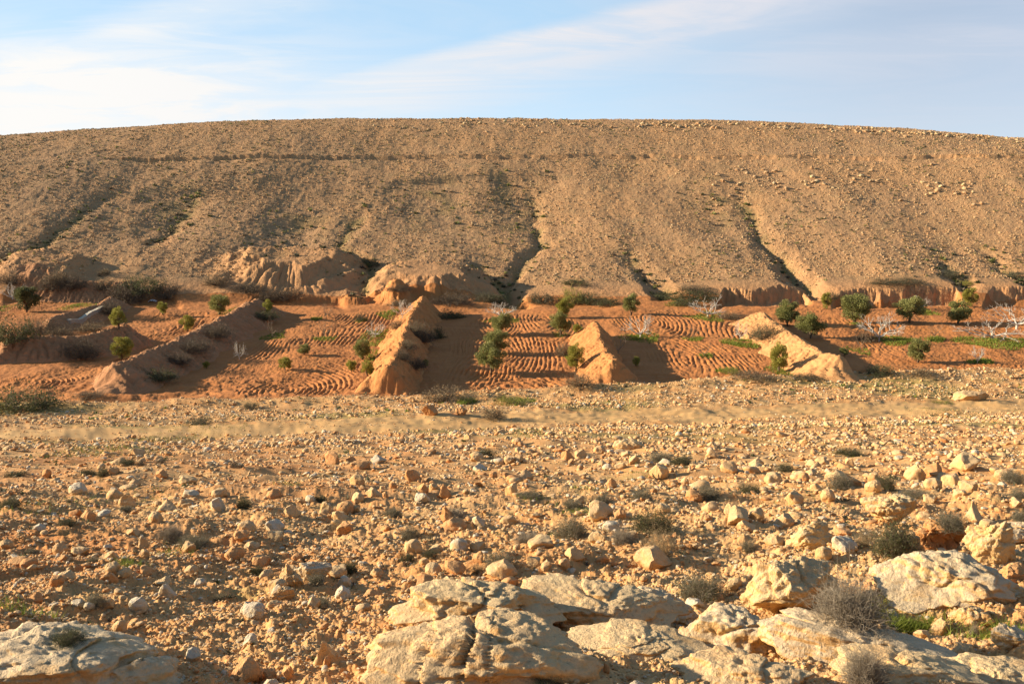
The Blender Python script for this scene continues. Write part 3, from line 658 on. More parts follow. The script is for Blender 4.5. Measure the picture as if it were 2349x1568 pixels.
# bedrock and boulders, each shaped by itself
def boulder(c, x, y, w, h, seed, label, name='boulder', cat='boulder', kind='angular', mat=None, deep=.8, sink=.3, rz=0.0, sub=5, pit=.05, tilt=(0, 0), hollow=None, crack=None, fl=0.0, ledge=False):
    px, py, pz = spot(c, x, y); k = .341 * py * 1.02 / F; W, Hh = w * k, h * k * (.80 if name == 'rock_outcrop' else 1.05); D = W * deep
    V, Fc = stone_shape(seed, kind, sub, pit * (.4 if name == 'rock_outcrop' else .8), name == 'rock_outcrop')
    if fl: V[:, 2] = np.where(V[:, 2] > .5 - fl, .5 - fl + (V[:, 2] - .5 + fl) * .35, V[:, 2])
    V = V * np.array([W, D, Hh * (1 + sink)])
    ca, sa = math.cos(rz), math.sin(rz)
    V = np.stack([V[:, 0] * ca - V[:, 1] * sa, V[:, 0] * sa + V[:, 1] * ca, V[:, 2]], 1)
    V[:, 2] += V[:, 0] * tilt[0] + V[:, 1] * tilt[1]
    o3 = np.random.RandomState(seed).rand(3) * 30
    nrm = V / (np.linalg.norm(V, axis=1)[:, None] + 1e-9)
    q = V + o3
    if name == 'rock_outcrop':                             # bedrock spreads out below the surface instead of lying on it
        f = np.clip(.15 - V[:, 2] / Hh, 0, .8); V[:, 0] *= 1 + .75 * f; V[:, 1] *= 1 + .75 * f
    am = .4 if name == 'rock_outcrop' else 1.0
    r = np.abs(perlin3(q * 5.0, seed + 1)); disp = .05 * am * fbm3(q * 3.0, 4, .55, seed + 2) - .03 * am * np.clip(1 - r * 7, 0, 1) + .02 * fbm3(q * 14, 3, .65, seed + 4)
    pits = np.clip(perlin3(q * 20, seed + 6) - .28, 0, 1); disp -= (.016 if name == 'rock_outcrop' else .035) * pits
    V += nrm * (disp * min(1.0, W * 1.0 + .15))[:, None]
    V += nrm * (.018 * (np.mod(q[:, 2] / .13 + .5 * perlin3(q * 2, seed + 11) + .25 * q[:, 0], 1) - .5) * (np.abs(nrm[:, 2]) < .9))[:, None]   # bedding
    r2 = np.abs(perlin3(q * 2.1 + 5, seed + 12)); V -= nrm * (.045 * np.clip(1 - r2 * 18, 0, 1) * min(1, W))[:, None]     # joints
    if hollow:                                             # a scooped-out face: (x, z, rx, rz, depth) in fractions of the size, on the near side
        hx, hz, rx, rz_, dp = hollow
        g = np.exp(-(((V[:, 0] / W - hx) / rx) ** 2 + ((V[:, 2] / Hh - hz) / rz_) ** 2) ** 2); near_ = V[:, 1] < 0
        V[:, 1] += np.where(near_, g * dp * D, 0)
    if crack:                                              # (x0, slope, width, depth): a joint running up the face
        for x0, sl, wd, dp in crack:
            g = np.exp(-(((V[:, 0] - x0 * W - sl * V[:, 2] - .03 * perlin3(q * 6, seed + 9)) / wd)) ** 2); V -= nrm * (g * dp)[:, None]
    me = np_mesh(name, V, Fc, True); o = link(name, me, mat or M_LEDGE)
    ux = px / math.hypot(px, py); uy = py / math.hypot(px, py)
    cx, cy = px + ux * D * .42, py + uy * D * .42
    o.location = (cx, cy, landz(px, py) + Hh * (.5 - sink * .5)); tag(o, label, cat)
    return o
boulder(4, 260, 1700, 1500, 470, 11, 'big blurred grey-topped rock outcrop filling the bottom left corner', 'rock_outcrop', 'rock outcrop', 'rounded', M_LEDGE_G, .75, .5, rz=-.25, tilt=(-.03, 0), fl=.25)
boulder(4, 900, 1640, 620, 230, 12, 'pale grey rock hump at the right end of the bottom left outcrop', 'rock_outcrop', 'rock outcrop', 'rounded', M_LEDGE_G, .8, .5, rz=.1)
boulder(5, 1000, 1205, 1080, 275, 21, 'rear half of the big cracked boulder, rounded with a shaded hollow in its front', 'rock_outcrop', 'rock outcrop', 'rounded', M_LEDGE, .62, .35, rz=-.06, hollow=(.16, -.02, .17, .22, .30), tilt=(-.05, 0))
boulder(5, 1400, 1200, 330, 150, 26, 'small square-edged block at the right shoulder of the cracked boulder', 'boulder', 'boulder', 'angular', M_LEDGE, .8, .3)
boulder(5, 1050, 1660, 1620, 560, 22, 'front half of the big cracked boulder at bottom centre, orange at its foot', 'rock_outcrop', 'rock outcrop', 'rounded', M_LEDGE, .55, .4, rz=-.08, crack=[(-.10, .35, .012, .06), (-.30, .5, .012, .05), (.02, .2, .006, .03)], fl=.18, tilt=(-.05, 0))
boulder(5, 1800, 1190, 1150, 260, 23, 'wide whitish slab sloping down to the right behind the cracked boulder', 'rock_outcrop', 'rock outcrop', 'rounded', M_LEDGE, .62, .5, rz=-.3, tilt=(-.03, .05), fl=.25)
boulder(5, 2200, 1140, 480, 200, 33, 'knobbly grey hump at the right end of the wide whitish slab', 'rock_outcrop', 'rock outcrop', 'angular', M_LEDGE_G, .7, .5, rz=-.4, tilt=(-.08, 0))
boulder(6, 400, 1370, 760, 330, 24, 'broad grey-crusted ledge left of the small dry twig bush at lower right', 'rock_outcrop', 'rock outcrop', 'rounded', M_LEDGE_G, .7, .5, rz=-.35, tilt=(-.05, 0), fl=.2)
boulder(6, 1250, 1420, 1500, 260, 25, 'long low ledge running down to the right below the big grey bush', 'rock_outcrop', 'rock outcrop', 'rounded', M_LEDGE_G, .38, .6, rz=-.42, tilt=(-.11, 0), fl=.3)
boulder(6, 2150, 1600, 800, 190, 27, 'flat pale slab in the bottom right corner', 'rock_outcrop', 'rock outcrop', 'rounded', M_LEDGE, .6, .6, rz=-.3, fl=.3)
boulder(6, 480, 1610, 900, 200, 28, 'flat gravel-strewn slab at the bottom edge below the broad ledge', 'rock_outcrop', 'rock outcrop', 'rounded', M_LEDGE, .6, .6, rz=-.3, fl=.3)
boulder(5, 2100, 1420, 900, 130, 61, 'low flat slab between the cracked boulder and the broad ledge', 'rock_outcrop', 'rock outcrop', 'flat', M_LEDGE, .7, .7, rz=-.3, fl=.3)
boulder(6, 1500, 1560, 900, 150, 62, 'smooth orange-buff slab at the bottom edge under the small twig bush', 'rock_outcrop', 'rock outcrop', 'flat', M_LEDGE, .6, .7, rz=-.35, fl=.3)
boulder(6, 800, 1085, 620, 400, 29, 'tall rugged outcrop left of the big grey bush, lit cream on its left face', 'rock_outcrop', 'rock outcrop', 'angular', M_LEDGE, .7, .3, rz=.2, hollow=(.05, -.45, .3, .2, .3), pit=.09)
boulder(6, 1780, 1040, 980, 350, 30, 'large whitish-grey slab right of the big grey bush', 'rock_outcrop', 'rock outcrop', 'rounded', M_LEDGE_G, .62, .45, rz=-.35, tilt=(-.06, .05), pit=.08)
boulder(6, 2110, 745, 350, 275, 31, 'upright block with an orange scar right of the hollowed boulder', 'boulder', 'boulder', 'angular', M_LEDGE, .8, .25, rz=.3)
boulder(6, 2330, 625, 420, 165, 32, 'pale flat-topped slab at the right edge behind the upright block', 'rock_outcrop', 'rock outcrop', 'angular', M_LEDGE_G, .7, .3, fl=.25)
boulder(6, 1775, 672, 345, 185, 34, 'hollowed boulder with a dark scooped face, left of the upright block', 'boulder', 'boulder', 'rounded', RM['orange'], .7, .25, hollow=(.05, -.08, .36, .36, .55))
boulder(6, 1560, 728, 280, 140, 35, 'wedge-shaped slab leaning at the left foot of the hollowed boulder', 'boulder', 'boulder', 'pointed', RM['buff'], .5, .3, rz=.2)
boulder(6, 1435, 500, 370, 192, 36, 'big flat-topped cream boulder above the dark green bush at right', 'boulder', 'boulder', 'angular', M_LEDGE, .7, .25, fl=.15)
boulder(6, 912, 665, 275, 178, 37, 'pointed cream boulder beside a smaller grey block, left of the dark green bush', 'boulder', 'boulder', 'angular', M_LEDGE, .8, .25)
boulder(6, 2250, 900, 260, 110, 38, 'low orange-stained rock at the right edge below the upright block', 'boulder', 'boulder', 'angular', RM['orange'], .7, .3)
boulder(6, 1980, 1170, 300, 110, 39, 'low buff rock right of the bright green grass at lower right', 'boulder', 'boulder', 'angular', M_LEDGE, .7, .4, rz=-.3)
boulder(6, 2260, 1330, 330, 120, 40, 'grey-brown rock at the right edge near the bottom, in front of green grass', 'boulder', 'boulder', 'angular', M_LEDGE_G, .7, .4, rz=-.3)
boulder(4, 2110, 880, 270, 140, 41, 'long grey-topped rock lying left of the cracked boulder', 'boulder', 'boulder', 'angular', RM['grey'], .55, .25, fl=.15)
boulder(4, 1962, 915, 180, 142, 42, 'buff pointed rock leaning against the long grey-topped rock', 'boulder', 'boulder', 'pointed', RM['buff'], .7, .25)
boulder(4, 1905, 1005, 190, 80, 43, 'thin grey-buff slab lying in front of the pointed leaning rock', 'boulder', 'boulder', 'flat', RM['buff'], .4, .3, rz=.5)
boulder(2, 690, 1282, 110, 70, 44, 'orange block beside the track at the centre', 'boulder', 'boulder', 'angular', RM['orange'], .8, .3, sub=4)
boulder(2, 900, 1280, 80, 50, 45, 'smaller orange block beside the track, just left of the pale dry bush', 'boulder', 'boulder', 'angular', RM['orange'], .8, .3, sub=4)
boulder(3, 1990, 1180, 260, 52, 46, 'yellowish broken rock shelf above the track at far right', 'boulder', 'boulder', 'angular', RM['buff'], .5, .4, sub=4)
boulder(2, 2030, 1515, 220, 56, 47, 'pale hump of bedrock on the crest of the stony slope', 'boulder', 'boulder', 'rounded', M_LEDGE, .6, .4, sub=4)

# the rest of the stones: image-even in number, so that the far ones are the larger ones
RS = np.random.RandomState(77)
_yy = np.geomspace(3.2, 62, 4000); _zz = base(_yy * .1, _yy); _c = np.concatenate([[0], np.cumsum(np.abs(np.diff(_zz / _yy)))])
def scatter(n, ymax_fn, tlim=.56, y0=0.0):
    n = int(n * 1.15); y = np.interp(RS.rand(n) * _c[-1], _c, _yy); t = RS.uniform(-1, 1, n) * (tlim - .03 + 2.6 / y); x = t * y
    k = y < ymax_fn(t) - 1.5; return x[k], y[k], t[k]
OCC = [(o.location.x, o.location.y, max(o.dimensions.x, o.dimensions.y) * .42) for o in COL.objects if o.name.startswith(('rock_outcrop', 'boulder'))]
def clear(x, y, pad=1.0):
    k = np.ones(len(x), bool)
    for a, b, r in OCC: k &= np.hypot(x - a, y - b) > r * pad
    return k
# singled-out stones, the larger ones of the scatter
need = 300 - len(STONES)
x, y, t = scatter(2600, lambda t: kat(8, t)); px_ = 8 * (1 - RS.rand(len(x))) ** -.45
k = clear(x, y) & (np.abs(t) < .52); x, y, t, px_ = x[k], y[k], t[k], px_[k]
sel = np.argsort(-np.minimum(px_, 19) - RS.rand(len(px_)) * 4)[:need]
for i in sel:
    w = min(px_[i], 19) * y[i] / 1000; w = min(w, .52); s = int(RS.randint(1e6))
    kd = KINDS[RS.choice(4, p=[.42, .3, .16, .12])]; cl = ['buff', 'orange', 'grey'][RS.choice(3, p=[.55, .27, .18])]
    b = (-(landz(x[i], y[i]) / y[i]));
    # back to frame units, for telling where it lies
    m = landz(x[i], y[i]) / y[i]; bb = (m * CP + SP) / (CP - m * SP); uu = 1174.5 + F * t[i] * (CP + bb * SP); vv = 784 - F * bb
    put_stone(x[i], y[i], w, w * {'angular': .62, 'rounded': .6, 'flat': .34, 'pointed': .8}[kd], kd, cl, s, w / y[i] * 2349 * .97, (uu, vv))

def cobble_field(name, x, y, w, sub, seeds, mats_p, squash=(.36, .7), sink=.3):
    protos = [stone_shape(s, KINDS[i % 3], sub) for i, s in enumerate(seeds)]
    z = land(x, y); n = len(x); which = RS.randint(len(protos), size=n); VV, FF, MM = [], [], []; off = 0
    mi_all = RS.choice(len(mats_p), size=n, p=[p for _, p in mats_p])
    for pi, (V, Fc) in enumerate(protos):
        k = np.nonzero(which == pi)[0]
        if not len(k): continue
        a = RS.rand(len(k)) * 6.283; c, s = np.cos(a)[:, None], np.sin(a)[:, None]; sq = RS.uniform(*squash, len(k))
        X = V[None, :, 0] * (w[k] * RS.uniform(.8, 1.2, len(k)))[:, None]; Y = V[None, :, 1] * w[k][:, None] * RS.uniform(.7, 1.0, len(k))[:, None]; Z = V[None, :, 2] * (w[k] * sq)[:, None]
        tl = RS.uniform(-.35, .35, len(k))[:, None]
        Z = Z + X * tl
        G = np.stack([x[k][:, None] + X * c - Y * s, y[k][:, None] + X * s + Y * c, z[k][:, None] + Z + (w[k] * sq * (.5 - sink))[:, None]], -1)
        VV.append(G.reshape(-1, 3)); FF.append((Fc[None] + (np.arange(len(k)) * len(V))[:, None, None]).reshape(-1, 3) + off); off += len(k) * len(V)
        MM.append(np.repeat(mi_all[k], len(Fc)))
    me = np_mesh(name, np.concatenate(VV), np.concatenate(FF), sub >= 2)
    for m, _ in mats_p: me.materials.append(m)
    me.polygons.foreach_set('material_index', np.concatenate(MM).astype(np.int32)); me.update()
    o = bpy.data.objects.new(name, me); COL.objects.link(o); return tag(o, kind='stuff')
RP = [(RM['buff'], .57), (RM['orange'], .31), (RM['grey'], .12)]
lim = lambda t: kat(8, t) + 1.0
dens = lambda x, y: perlin2(x * .35, y * .35, 500) + .6 * perlin2(x * 1.3, y * 1.1, 501)
x, y, t = scatter(17000, lim); k = (dens(x, y) + .5 * np.clip(t * 3 + .2, 0, 1) > RS.uniform(-.9, .6, len(x))) & clear(x, y, .9); x, y = x[k], y[k]
w = np.minimum(np.clip(3.0 * (1 - RS.rand(len(x))) ** -.5, 0, 9.5) * y / 1000, .34)
ex = RS.uniform(-.12, .56, 3400); ey = np.sqrt(RS.uniform(20 ** 2, 64 ** 2, 3400)); k = (ey < kat(8, ex)) & (perlin2(ex * ey * .22, ey * .22, 505) + .6 * np.clip(ex * 3, 0, 1) > RS.uniform(-.4, .9, 3400)); ex, ey = ex[k], ey[k]
x = np.concatenate([x, ex * ey]); y = np.concatenate([y, ey]); w = np.concatenate([w, np.clip(.13 * (1 - RS.rand(len(ex))) ** -.4, 0, .5)])
o = cobble_field('cobbles', x, y, w, 2, range(1200, 1214), RP)
tag(o, 'loose fist-sized limestone cobbles strewn over the foreground slope', 'cobbles')
x, y, t = scatter(115000, lim); k = (dens(x, y) > RS.uniform(-1.4, .55, len(x))); x, y = x[k], y[k]
w = np.minimum(np.clip(1.5 * (1 - RS.rand(len(x))) ** -.55, 0, 5) * y / 1000, .2)
o = cobble_field('pebbles', x, y, w, 1, range(1300, 1312), RP, (.5, .85), .25)
tag(o, 'fine pebbles and clods of earth covering the foreground slope', 'pebbles')
# gravel down to the track and on the strip beyond it
n = 48000; t = RS.uniform(-.56, .56, n); f = RS.rand(n); y = np.where(RS.rand(n) < .5, kat(8, t) - 1 + f * (kat(I_TN, t) - kat(8, t) + 1.5), kat(I_TF, t) + f * (kat(I_FN, t) - kat(I_TF, t)))
x = t * y; k = perlin2(x * .2, y * .3, 510) > RS.uniform(-1.1, .6, n); x, y = x[k], y[k]
o = cobble_field('gravel', x, y, np.clip(.085 * (1 - RS.rand(len(x))) ** -.42, 0, .42), 0, range(1400, 1410), RP, (.5, .85), .25)
tag(o, 'scattered gravel on both sides of the dirt track', 'gravel')
n = 6500; t = RS.uniform(-.56, .56, n); y = kat(I_TN, t) + RS.rand(n) * (kat(I_TF, t) - kat(I_TN, t)); x = t * y; k = perlin2(x * .3, y * .6, 512) > RS.uniform(-.3, 1.0, n)
o = cobble_field('track_grit', x[k], y[k], np.clip(.06 * (1 - RS.rand(k.sum())) ** -.4, 0, .2), 0, range(1450, 1456), RP, (.4, .7), .3); tag(o, 'sparse grit and small stones lying on the dirt track', 'gravel')
# stones over the hillside
n = 120000; t = RS.uniform(-.56, .56, n); f = RS.rand(n) ** 1.0; y0 = kat(I_TOE, t) + 4; y = y0 + f * (kat(I_SKY, t) + 4 - y0); x = t * y
dn = perlin2(x / 9, y / 22, 520) + .5 * perlin2(x / 2.5, y / 5, 521) + .35 * np.exp(-((f - .85) / .12) ** 2) + .25 * (t > 0)
k = dn > RS.uniform(-.9, .8, n); x, y = x[k], y[k]
M_HS = [(rock_mat('hill_stone', (.43, .27, .14), (.41, .235, .11), (.46, .37, .23), .4, .3), .7), (rock_mat('hill_stone_pale', (.55, .40, .21), (.48, .32, .155), (.5, .43, .3), .4, .3), .3)]
o = cobble_field('hillside_stones', x, y, np.clip(.15 * (1 - RS.rand(len(x))) ** -.36, 0, .5), 0, range(1500, 1510), M_HS, (.45, .8), .3)
tag(o, 'weathered stones scattered all over the far hillside', 'stones')
n = 900; t = np.concatenate([RS.uniform(.12, .5, 500), RS.uniform(-.15, .15, 200), RS.uniform(.2, .47, 200)])
y = np.concatenate([kat(I_SKY, t[:500]) - 14 + RS.randn(500) * 2.5, kat(I_SKY, t[500:700]) - 14 + RS.randn(200) * 4, kat(I_LEDGE, t[700:]) - 18 + RS.randn(200) * 6]); x = t * y
k = perlin2(x / 7, y / 7, 530) > -.05; x, y = x[k], y[k]
o = cobble_field('ridge_rocks', x, y, RS.uniform(.4, 1.3, len(x)), 1, range(1600, 1608), M_HS, (.45, .75), .3)
tag(o, 'broken rock bands near the crest of the far hill', 'rocks')

# ------------------------------------------------------------------ plants
def leaf_mat(name, a, b, rough=.7, sc_=1.2):
    m, q = new_mat(name); pos = q.node('ShaderNodeNewGeometry').outputs
    rnd = q.node('ShaderNodeObjectInfo').outputs['Random']; isl = pos['Random Per Island']
    f = q.math('ADD', q.math('MULTIPLY', isl, .75), q.math('MULTIPLY', rnd, .25))
    c = q.mix(f, a, b)
    bs = q.node('ShaderNodeBsdfPrincipled', {'Base Color': c, 'Roughness': rough, 'Specular IOR Level': .2})
    tr = q.node('ShaderNodeBsdfTranslucent', {0: c})
    q.node('ShaderNodeOutputMaterial', {0: q.node('ShaderNodeMixShader', {0: .3, 1: bs.outputs[0], 2: tr.outputs[0]}).outputs[0]})
    return m
M_OLIVE = leaf_mat('olive_leaves', (.17, .18, .055), (.31, .31, .12))
M_YOUNG = leaf_mat('young_olive_leaves', (.22, .22, .04), (.38, .36, .09))
M_DARKLEAF = leaf_mat('dark_leaves', (.065, .075, .03), (.13, .14, .06))
M_GREYLEAF = leaf_mat('grey_green_leaves', (.075, .08, .045), (.17, .165, .095))
M_DRY = leaf_mat('dry_stalks', (.26, .19, .105), (.42, .33, .20))
M_DRYDARK = leaf_mat('dark_dry_stalks', (.095, .075, .055), (.20, .16, .11))
M_GREYTWIG = leaf_mat('grey_twigs', (.22, .185, .14), (.46, .40, .31))
M_GRASS = leaf_mat('green_grass', (.12, .17, .025), (.24, .28, .05))
M_BARK = leaf_mat('olive_bark', (.13, .095, .06), (.20, .15, .10))
M_FIG = leaf_mat('bleached_fig_bark', (.56, .52, .45), (.72, .68, .61))
M_FIGBROWN = leaf_mat('brown_fig_bark', (.24, .18, .13), (.36, .28, .20))

def tubes(paths, sides=4):
    """paths: list of (points (n,3), radii (n)) -> one mesh's vertices and quads"""
    VV, FF, off = [], [], 0; an = np.arange(sides) * 2 * np.pi / sides; ca, sa = np.cos(an), np.sin(an)
    for P, r in paths:
        P = np.asarray(P, float); r = np.asarray(r, float); T = np.gradient(P, axis=0); T /= np.linalg.norm(T, axis=1)[:, None] + 1e-9
        ref = np.where(np.abs(T[:, 2:3]) > .9, np.array([[1., 0, 0]]), np.array([[0, 0, 1.]]))
        A = np.cross(T, ref); A /= np.linalg.norm(A, axis=1)[:, None] + 1e-9; B = np.cross(T, A)
        G = P[:, None] + r[:, None, None] * (A[:, None] * ca[None, :, None] + B[:, None] * sa[None, :, None])
        n = len(P); i = np.arange(n * sides).reshape(n, sides); j = np.roll(i, -1, 1)
        FF.append(np.stack([i[:-1], j[:-1], j[1:], i[1:]], -1).reshape(-1, 4) + off); VV.append(G.reshape(-1, 3)); off += n * sides
    return np.concatenate(VV), np.concatenate(FF)
def leaves(C, rs, ln, wd, up=0.0, dirs=None):
    n = len(C); d = rs.randn(n, 3) if dirs is None else dirs + .5 * rs.randn(n, 3); d[:, 2] += up; d /= np.linalg.norm(d, axis=1)[:, None]
    s = np.cross(d, rs.randn(n, 3)); s /= np.linalg.norm(s, axis=1)[:, None] + 1e-9
    L = (ln * rs.uniform(.6, 1.3, n))[:, None]; W = (wd * rs.uniform(.7, 1.3, n))[:, None]
    V = np.stack([C - d * L / 2, C + s * W / 2, C + d * L / 2, C - s * W / 2], 1).reshape(-1, 3)
    return V, np.arange(n * 4).reshape(n, 4)
def curve(a, b, rs, n=5, bend=.15):
    a, b = np.array(a, float), np.array(b, float); s = np.linspace(0, 1, n)[:, None]; L = np.linalg.norm(b - a)
    off = rs.randn(3) * bend * L; return a + (b - a) * s + off * (s * (1 - s)) * 4 * .5 + rs.randn(n, 3) * L * .02 * (s > 0)

def olive_proto(i):
    rs = np.random.RandomState(2000 + i); paths = []; cl = []
    stems = rs.randint(2, 5); n = 42
    # clumps over a rounded, uneven crown; foot of the crown at about a fifth of the height
    while len(cl) < n:
        p = rs.uniform(-1, 1, 3)
        if .35 < np.linalg.norm(p) < 1: cl.append(np.array([p[0] * .40, p[1] * .40, .55 + p[2] * .40 + .04 * rs.randn()]))
    cl = np.array(cl); rad = rs.uniform(.095, .18, n)
    forks = [np.array([rs.uniform(-.1, .1), rs.uniform(-.1, .1), rs.uniform(.26, .38)]) for _ in range(stems)]
    for f in forks: paths.append((curve((rs.uniform(-.02, .02), rs.uniform(-.02, .02), -.04), f, rs, 5, .1), np.linspace(.032, .02, 5)))
    for c in cl[:22]:
        f = forks[rs.randint(stems)]; paths.append((curve(f, c, rs, 5, .1), np.linspace(.016, .004, 5)))
    C = []
    for c, r in zip(cl, rad):
        k = rs.randn(int(150 * (r / .14) ** 2), 3); k /= np.linalg.norm(k, axis=1)[:, None]
        C.append(c + k * r * (rs.rand(len(k), 1) ** .35) * np.array([1, 1, .85]))
    C = np.concatenate(C); o = C - np.array([0, 0, .5])
    LV, LF = leaves(C, rs, .062, .024, .25, o / (np.linalg.norm(o, axis=1)[:, None] + .01))
    TV, TF = tubes(paths, 5); return np_mesh('trunk', TV, TF, True), np_mesh('crown', LV, LF)
def fig_proto(i, thick=.011, depth=4, flat=.75, stub=.12):
    rs = np.random.RandomState(2100 + i); paths = []
    def grow(p, d, L, r, lev):
        q_ = p + d * L; pts = curve(p, q_, rs, 5, .14); paths.append((pts, np.linspace(r, r * .66, 5)))
        if lev == 0: return
        for _ in range(2 if rs.rand() < .7 else 3):
            nd = d + rs.randn(3) * np.array([.5, .5, .34]) + np.array([0, 0, .16]); nd /= np.linalg.norm(nd)
            k = rs.uniform(.55, 1.0); s = pts[min(4, int(2 + k * 2.5))]
            grow(s, nd, L * rs.uniform(.55, .82), r * .6, lev - 1)
    for b in range(rs.randint(5, 8)):
        a = b * 6.283 / 6 + rs.uniform(-.4, .4); e = rs.uniform(.25, 1.1)
        grow(np.array([.02 * math.cos(a), .02 * math.sin(a), stub]), np.array([math.cos(a) * math.cos(e), math.sin(a) * math.cos(e), math.sin(e) * flat]), .30, thick, depth - 1)
    paths.append((np.array([[0, 0, -.06], [0, 0, stub * .5], [0, 0, stub + .01]]), np.array([.03, .026, .022])))
    V, Fc = tubes(paths, 4); w = max(np.abs(V[:, :2]).max() * 2, .1); V[:, :2] /= w; k = V[:, 2] > 0; V[k, 2] /= V[:, 2].max()
    return [np_mesh('branches', V, Fc, True)]
def shrub_proto(i, ntw, nlf, r=.006, lsize=.06, fl=1.0, droop=.1, lw=.3):
    """unit shrub: half width 1, height 1"""
    rs = np.random.RandomState(2300 + i); paths = []; tips = []
    for _ in range(ntw):
        a = rs.rand() * 6.283; e = math.asin(rs.rand() ** .8); L = rs.uniform(.65, 1.05); d = np.array([math.cos(a) * math.cos(e), math.sin(a) * math.cos(e), math.sin(e) * fl])
        b = np.array([math.cos(a) * .22 * rs.rand(), math.sin(a) * .22 * rs.rand(), -.05]); tip = b + d * L; tip[2] = max(tip[2], .03)
        P = curve(b, tip, rs, 6, .36); P[:, 2] -= droop * np.linspace(0, 1, 6) ** 2 * L * (1 - d[2]); paths.append((P, np.linspace(r * 1.25, r * .55, 6)))
        for _k in range(3):
            s = P[rs.randint(2, 5)]; dd = (tip - s) + rs.randn(3) * .36; Q_ = curve(s, s + dd * rs.uniform(.4, .95), rs, 4, .2); paths.append((Q_, np.linspace(r * .7, r * .4, 4))); tips += [Q_[-1], Q_[2]]
        tips += [P[-1], P[4], P[3]]
    out = []
    if ntw:
        V, Fc = tubes(paths, 3); out.append(np_mesh('twigs', V, Fc, True))
    if nlf:
        T = np.array(tips); C = T[rs.randint(len(T), size=nlf)] + rs.randn(nlf, 3) * .07; C[:, 2] = np.abs(C[:, 2])
        LV, LF = leaves(C, rs, lsize, lsize * lw, .4); out.append(np_mesh('foliage', LV, LF))
    return out
def with_mats(parts, mats):
    for me, m in zip(parts, mats): me.materials.append(m)
    return parts
def variants(fn, n, mats): return [with_mats(fn(i), mats) for i in range(n)]
TYPES = {
    'olive': variants(olive_proto, 4, (M_BARK, M_OLIVE)), 'young': variants(lambda i: olive_proto(i + 10), 3, (M_BARK, M_YOUNG)),
    'darktree': variants(lambda i: olive_proto(i + 20), 2, (M_BARK, M_DARKLEAF)),
    'fig': variants(lambda i: fig_proto(i, .0205, 5, .8), 4, (M_FIG,)), 'figwide': variants(lambda i: fig_proto(i + 10, .018, 5, .45), 2, (M_FIG,)),
    'figbrown': variants(lambda i: fig_proto(i + 20, .010, 5, 1.0), 3, (M_FIGBROWN,)),
    'darkbush': variants(lambda i: shrub_proto(i, 60, 2200, .008, .11, 1.0, .1), 3, (M_DRYDARK, M_DARKLEAF)),
    'drybush': variants(lambda i: shrub_proto(i + 10, 110, 1500, .008, .12, 1.0, .05, .16), 3, (M_DRYDARK, M_DRY)),
    'greybush': variants(lambda i: shrub_proto(i + 20, 110, 1600, .008, .12, 1.0, .05, .16), 3, (M_DRYDARK, M_DRYDARK)),
    'greenbush': variants(lambda i: shrub_proto(i + 30, 60, 2200, .007, .10, 1.0, .05), 3, (M_DRYDARK, M_YOUNG)),
    'mixbush': variants(lambda i: shrub_proto(i + 40, 80, 2200, .007, .10, 1.0, .05), 3, (M_DRYDARK, M_GREYLEAF)),
    'twigs': variants(lambda i: shrub_proto(i + 50, 480, 0, .0065, fl=1.0, droop=.15), 2, (M_GREYTWIG,)),
    'twigleaf': variants(lambda i: shrub_proto(i + 60, 220, 5200, .0065, .085, 1.0, .1, .22), 4, (M_GREYTWIG, M_GREYLEAF)),
    'drytuft': variants(lambda i: shrub_proto(i + 70, 190, 900, .0055, .11, 1.2, .05, .1), 3, (M_DRY, M_DRY)),
    'darktuft': variants(lambda i: shrub_proto(i + 80, 200, 5200, .007, .085, 1.0, .1, .24), 3, (M_DRYDARK, M_DARKLEAF)),
}
NAME = {'olive': ('olive_tree', 'olive tree'), 'young': ('young_olive_tree', 'olive tree'), 'darktree': ('olive_tree', 'olive tree'), 'fig': ('bare_fig_tree', 'bare tree'), 'figwide': ('bare_fig_tree', 'bare tree'), 'figbrown': ('bare_sapling', 'bare tree')}
GROUP = {'olive tree': 'olive trees in the valley plots', 'bare tree': 'leafless trees in the valley plots', 'bush': 'bushes along the wadi', 'shrub': 'low shrubs on the foreground slope'}
PARTN = {'trunk': 'trunk', 'crown': 'crown', 'branches': 'branches', 'twigs': 'twigs', 'foliage': 'foliage'}
RP_ = random.Random(5)
from mathutils.bvhtree import BVHTree
def solid_tree(prefixes):
    vs, fs = [], []
    for o in COL.objects:
        if o.type == 'MESH' and o.name.startswith(prefixes):
            b = len(vs); L = o.location; vs += [v.co + L for v in o.data.vertices]; fs += [[b + i for i in p.vertices] for p in o.data.polygons]
    return BVHTree.FromPolygons(vs, fs)
SOLID = solid_tree(('earth_bank', 'rock_outcrop', 'boulder'))
def root_spot(c, x, y):
    """where a plant's foot stands: on the ground, or on a bank or ledge if that is what is seen there"""
    px, py, pz = spot(c, x, y); t, m = ray(*fr(c, x, y)); d = Vector((t, 1, m)).normalized()
    hit = SOLID.ray_cast(Vector((0, 0, 0)), d)
    if hit[0] is not None and hit[0].y < py: px, py, pz = hit[0]
    return px, py, pz
def plant(typ, c, x, y, w, h, label, i):
    px, py, pz = root_spot(c, x, y); k = (.34 if c < 4 else .341) * py * 1.02 / F; W, Hh = w * k, h * k * 1.04
    nm, cat = NAME.get(typ, ('shrub', 'shrub') if c >= 4 else ('bush', 'bush')); tree_ = cat in ('olive tree', 'bare tree')
    s = W if tree_ else W / 2
    g_ = 1.12 if cat == 'olive tree' else 1.25 if cat == 'bare tree' else 1.12
    r = empty(nm, (px, py, pz - .01), RP_.uniform(0, 6.28), (s * g_, s * g_, Hh * (1.3 if cat == 'olive tree' else 0.95 if cat == 'bush' else 1.05)))
    tag(r, label, cat, GROUP[cat])
    for me in TYPES[typ][i % len(TYPES[typ])]:
        o = bpy.data.objects.new(PARTN[me.name.split('.')[0]], me); COL.objects.link(o); o.parent = r
    return r
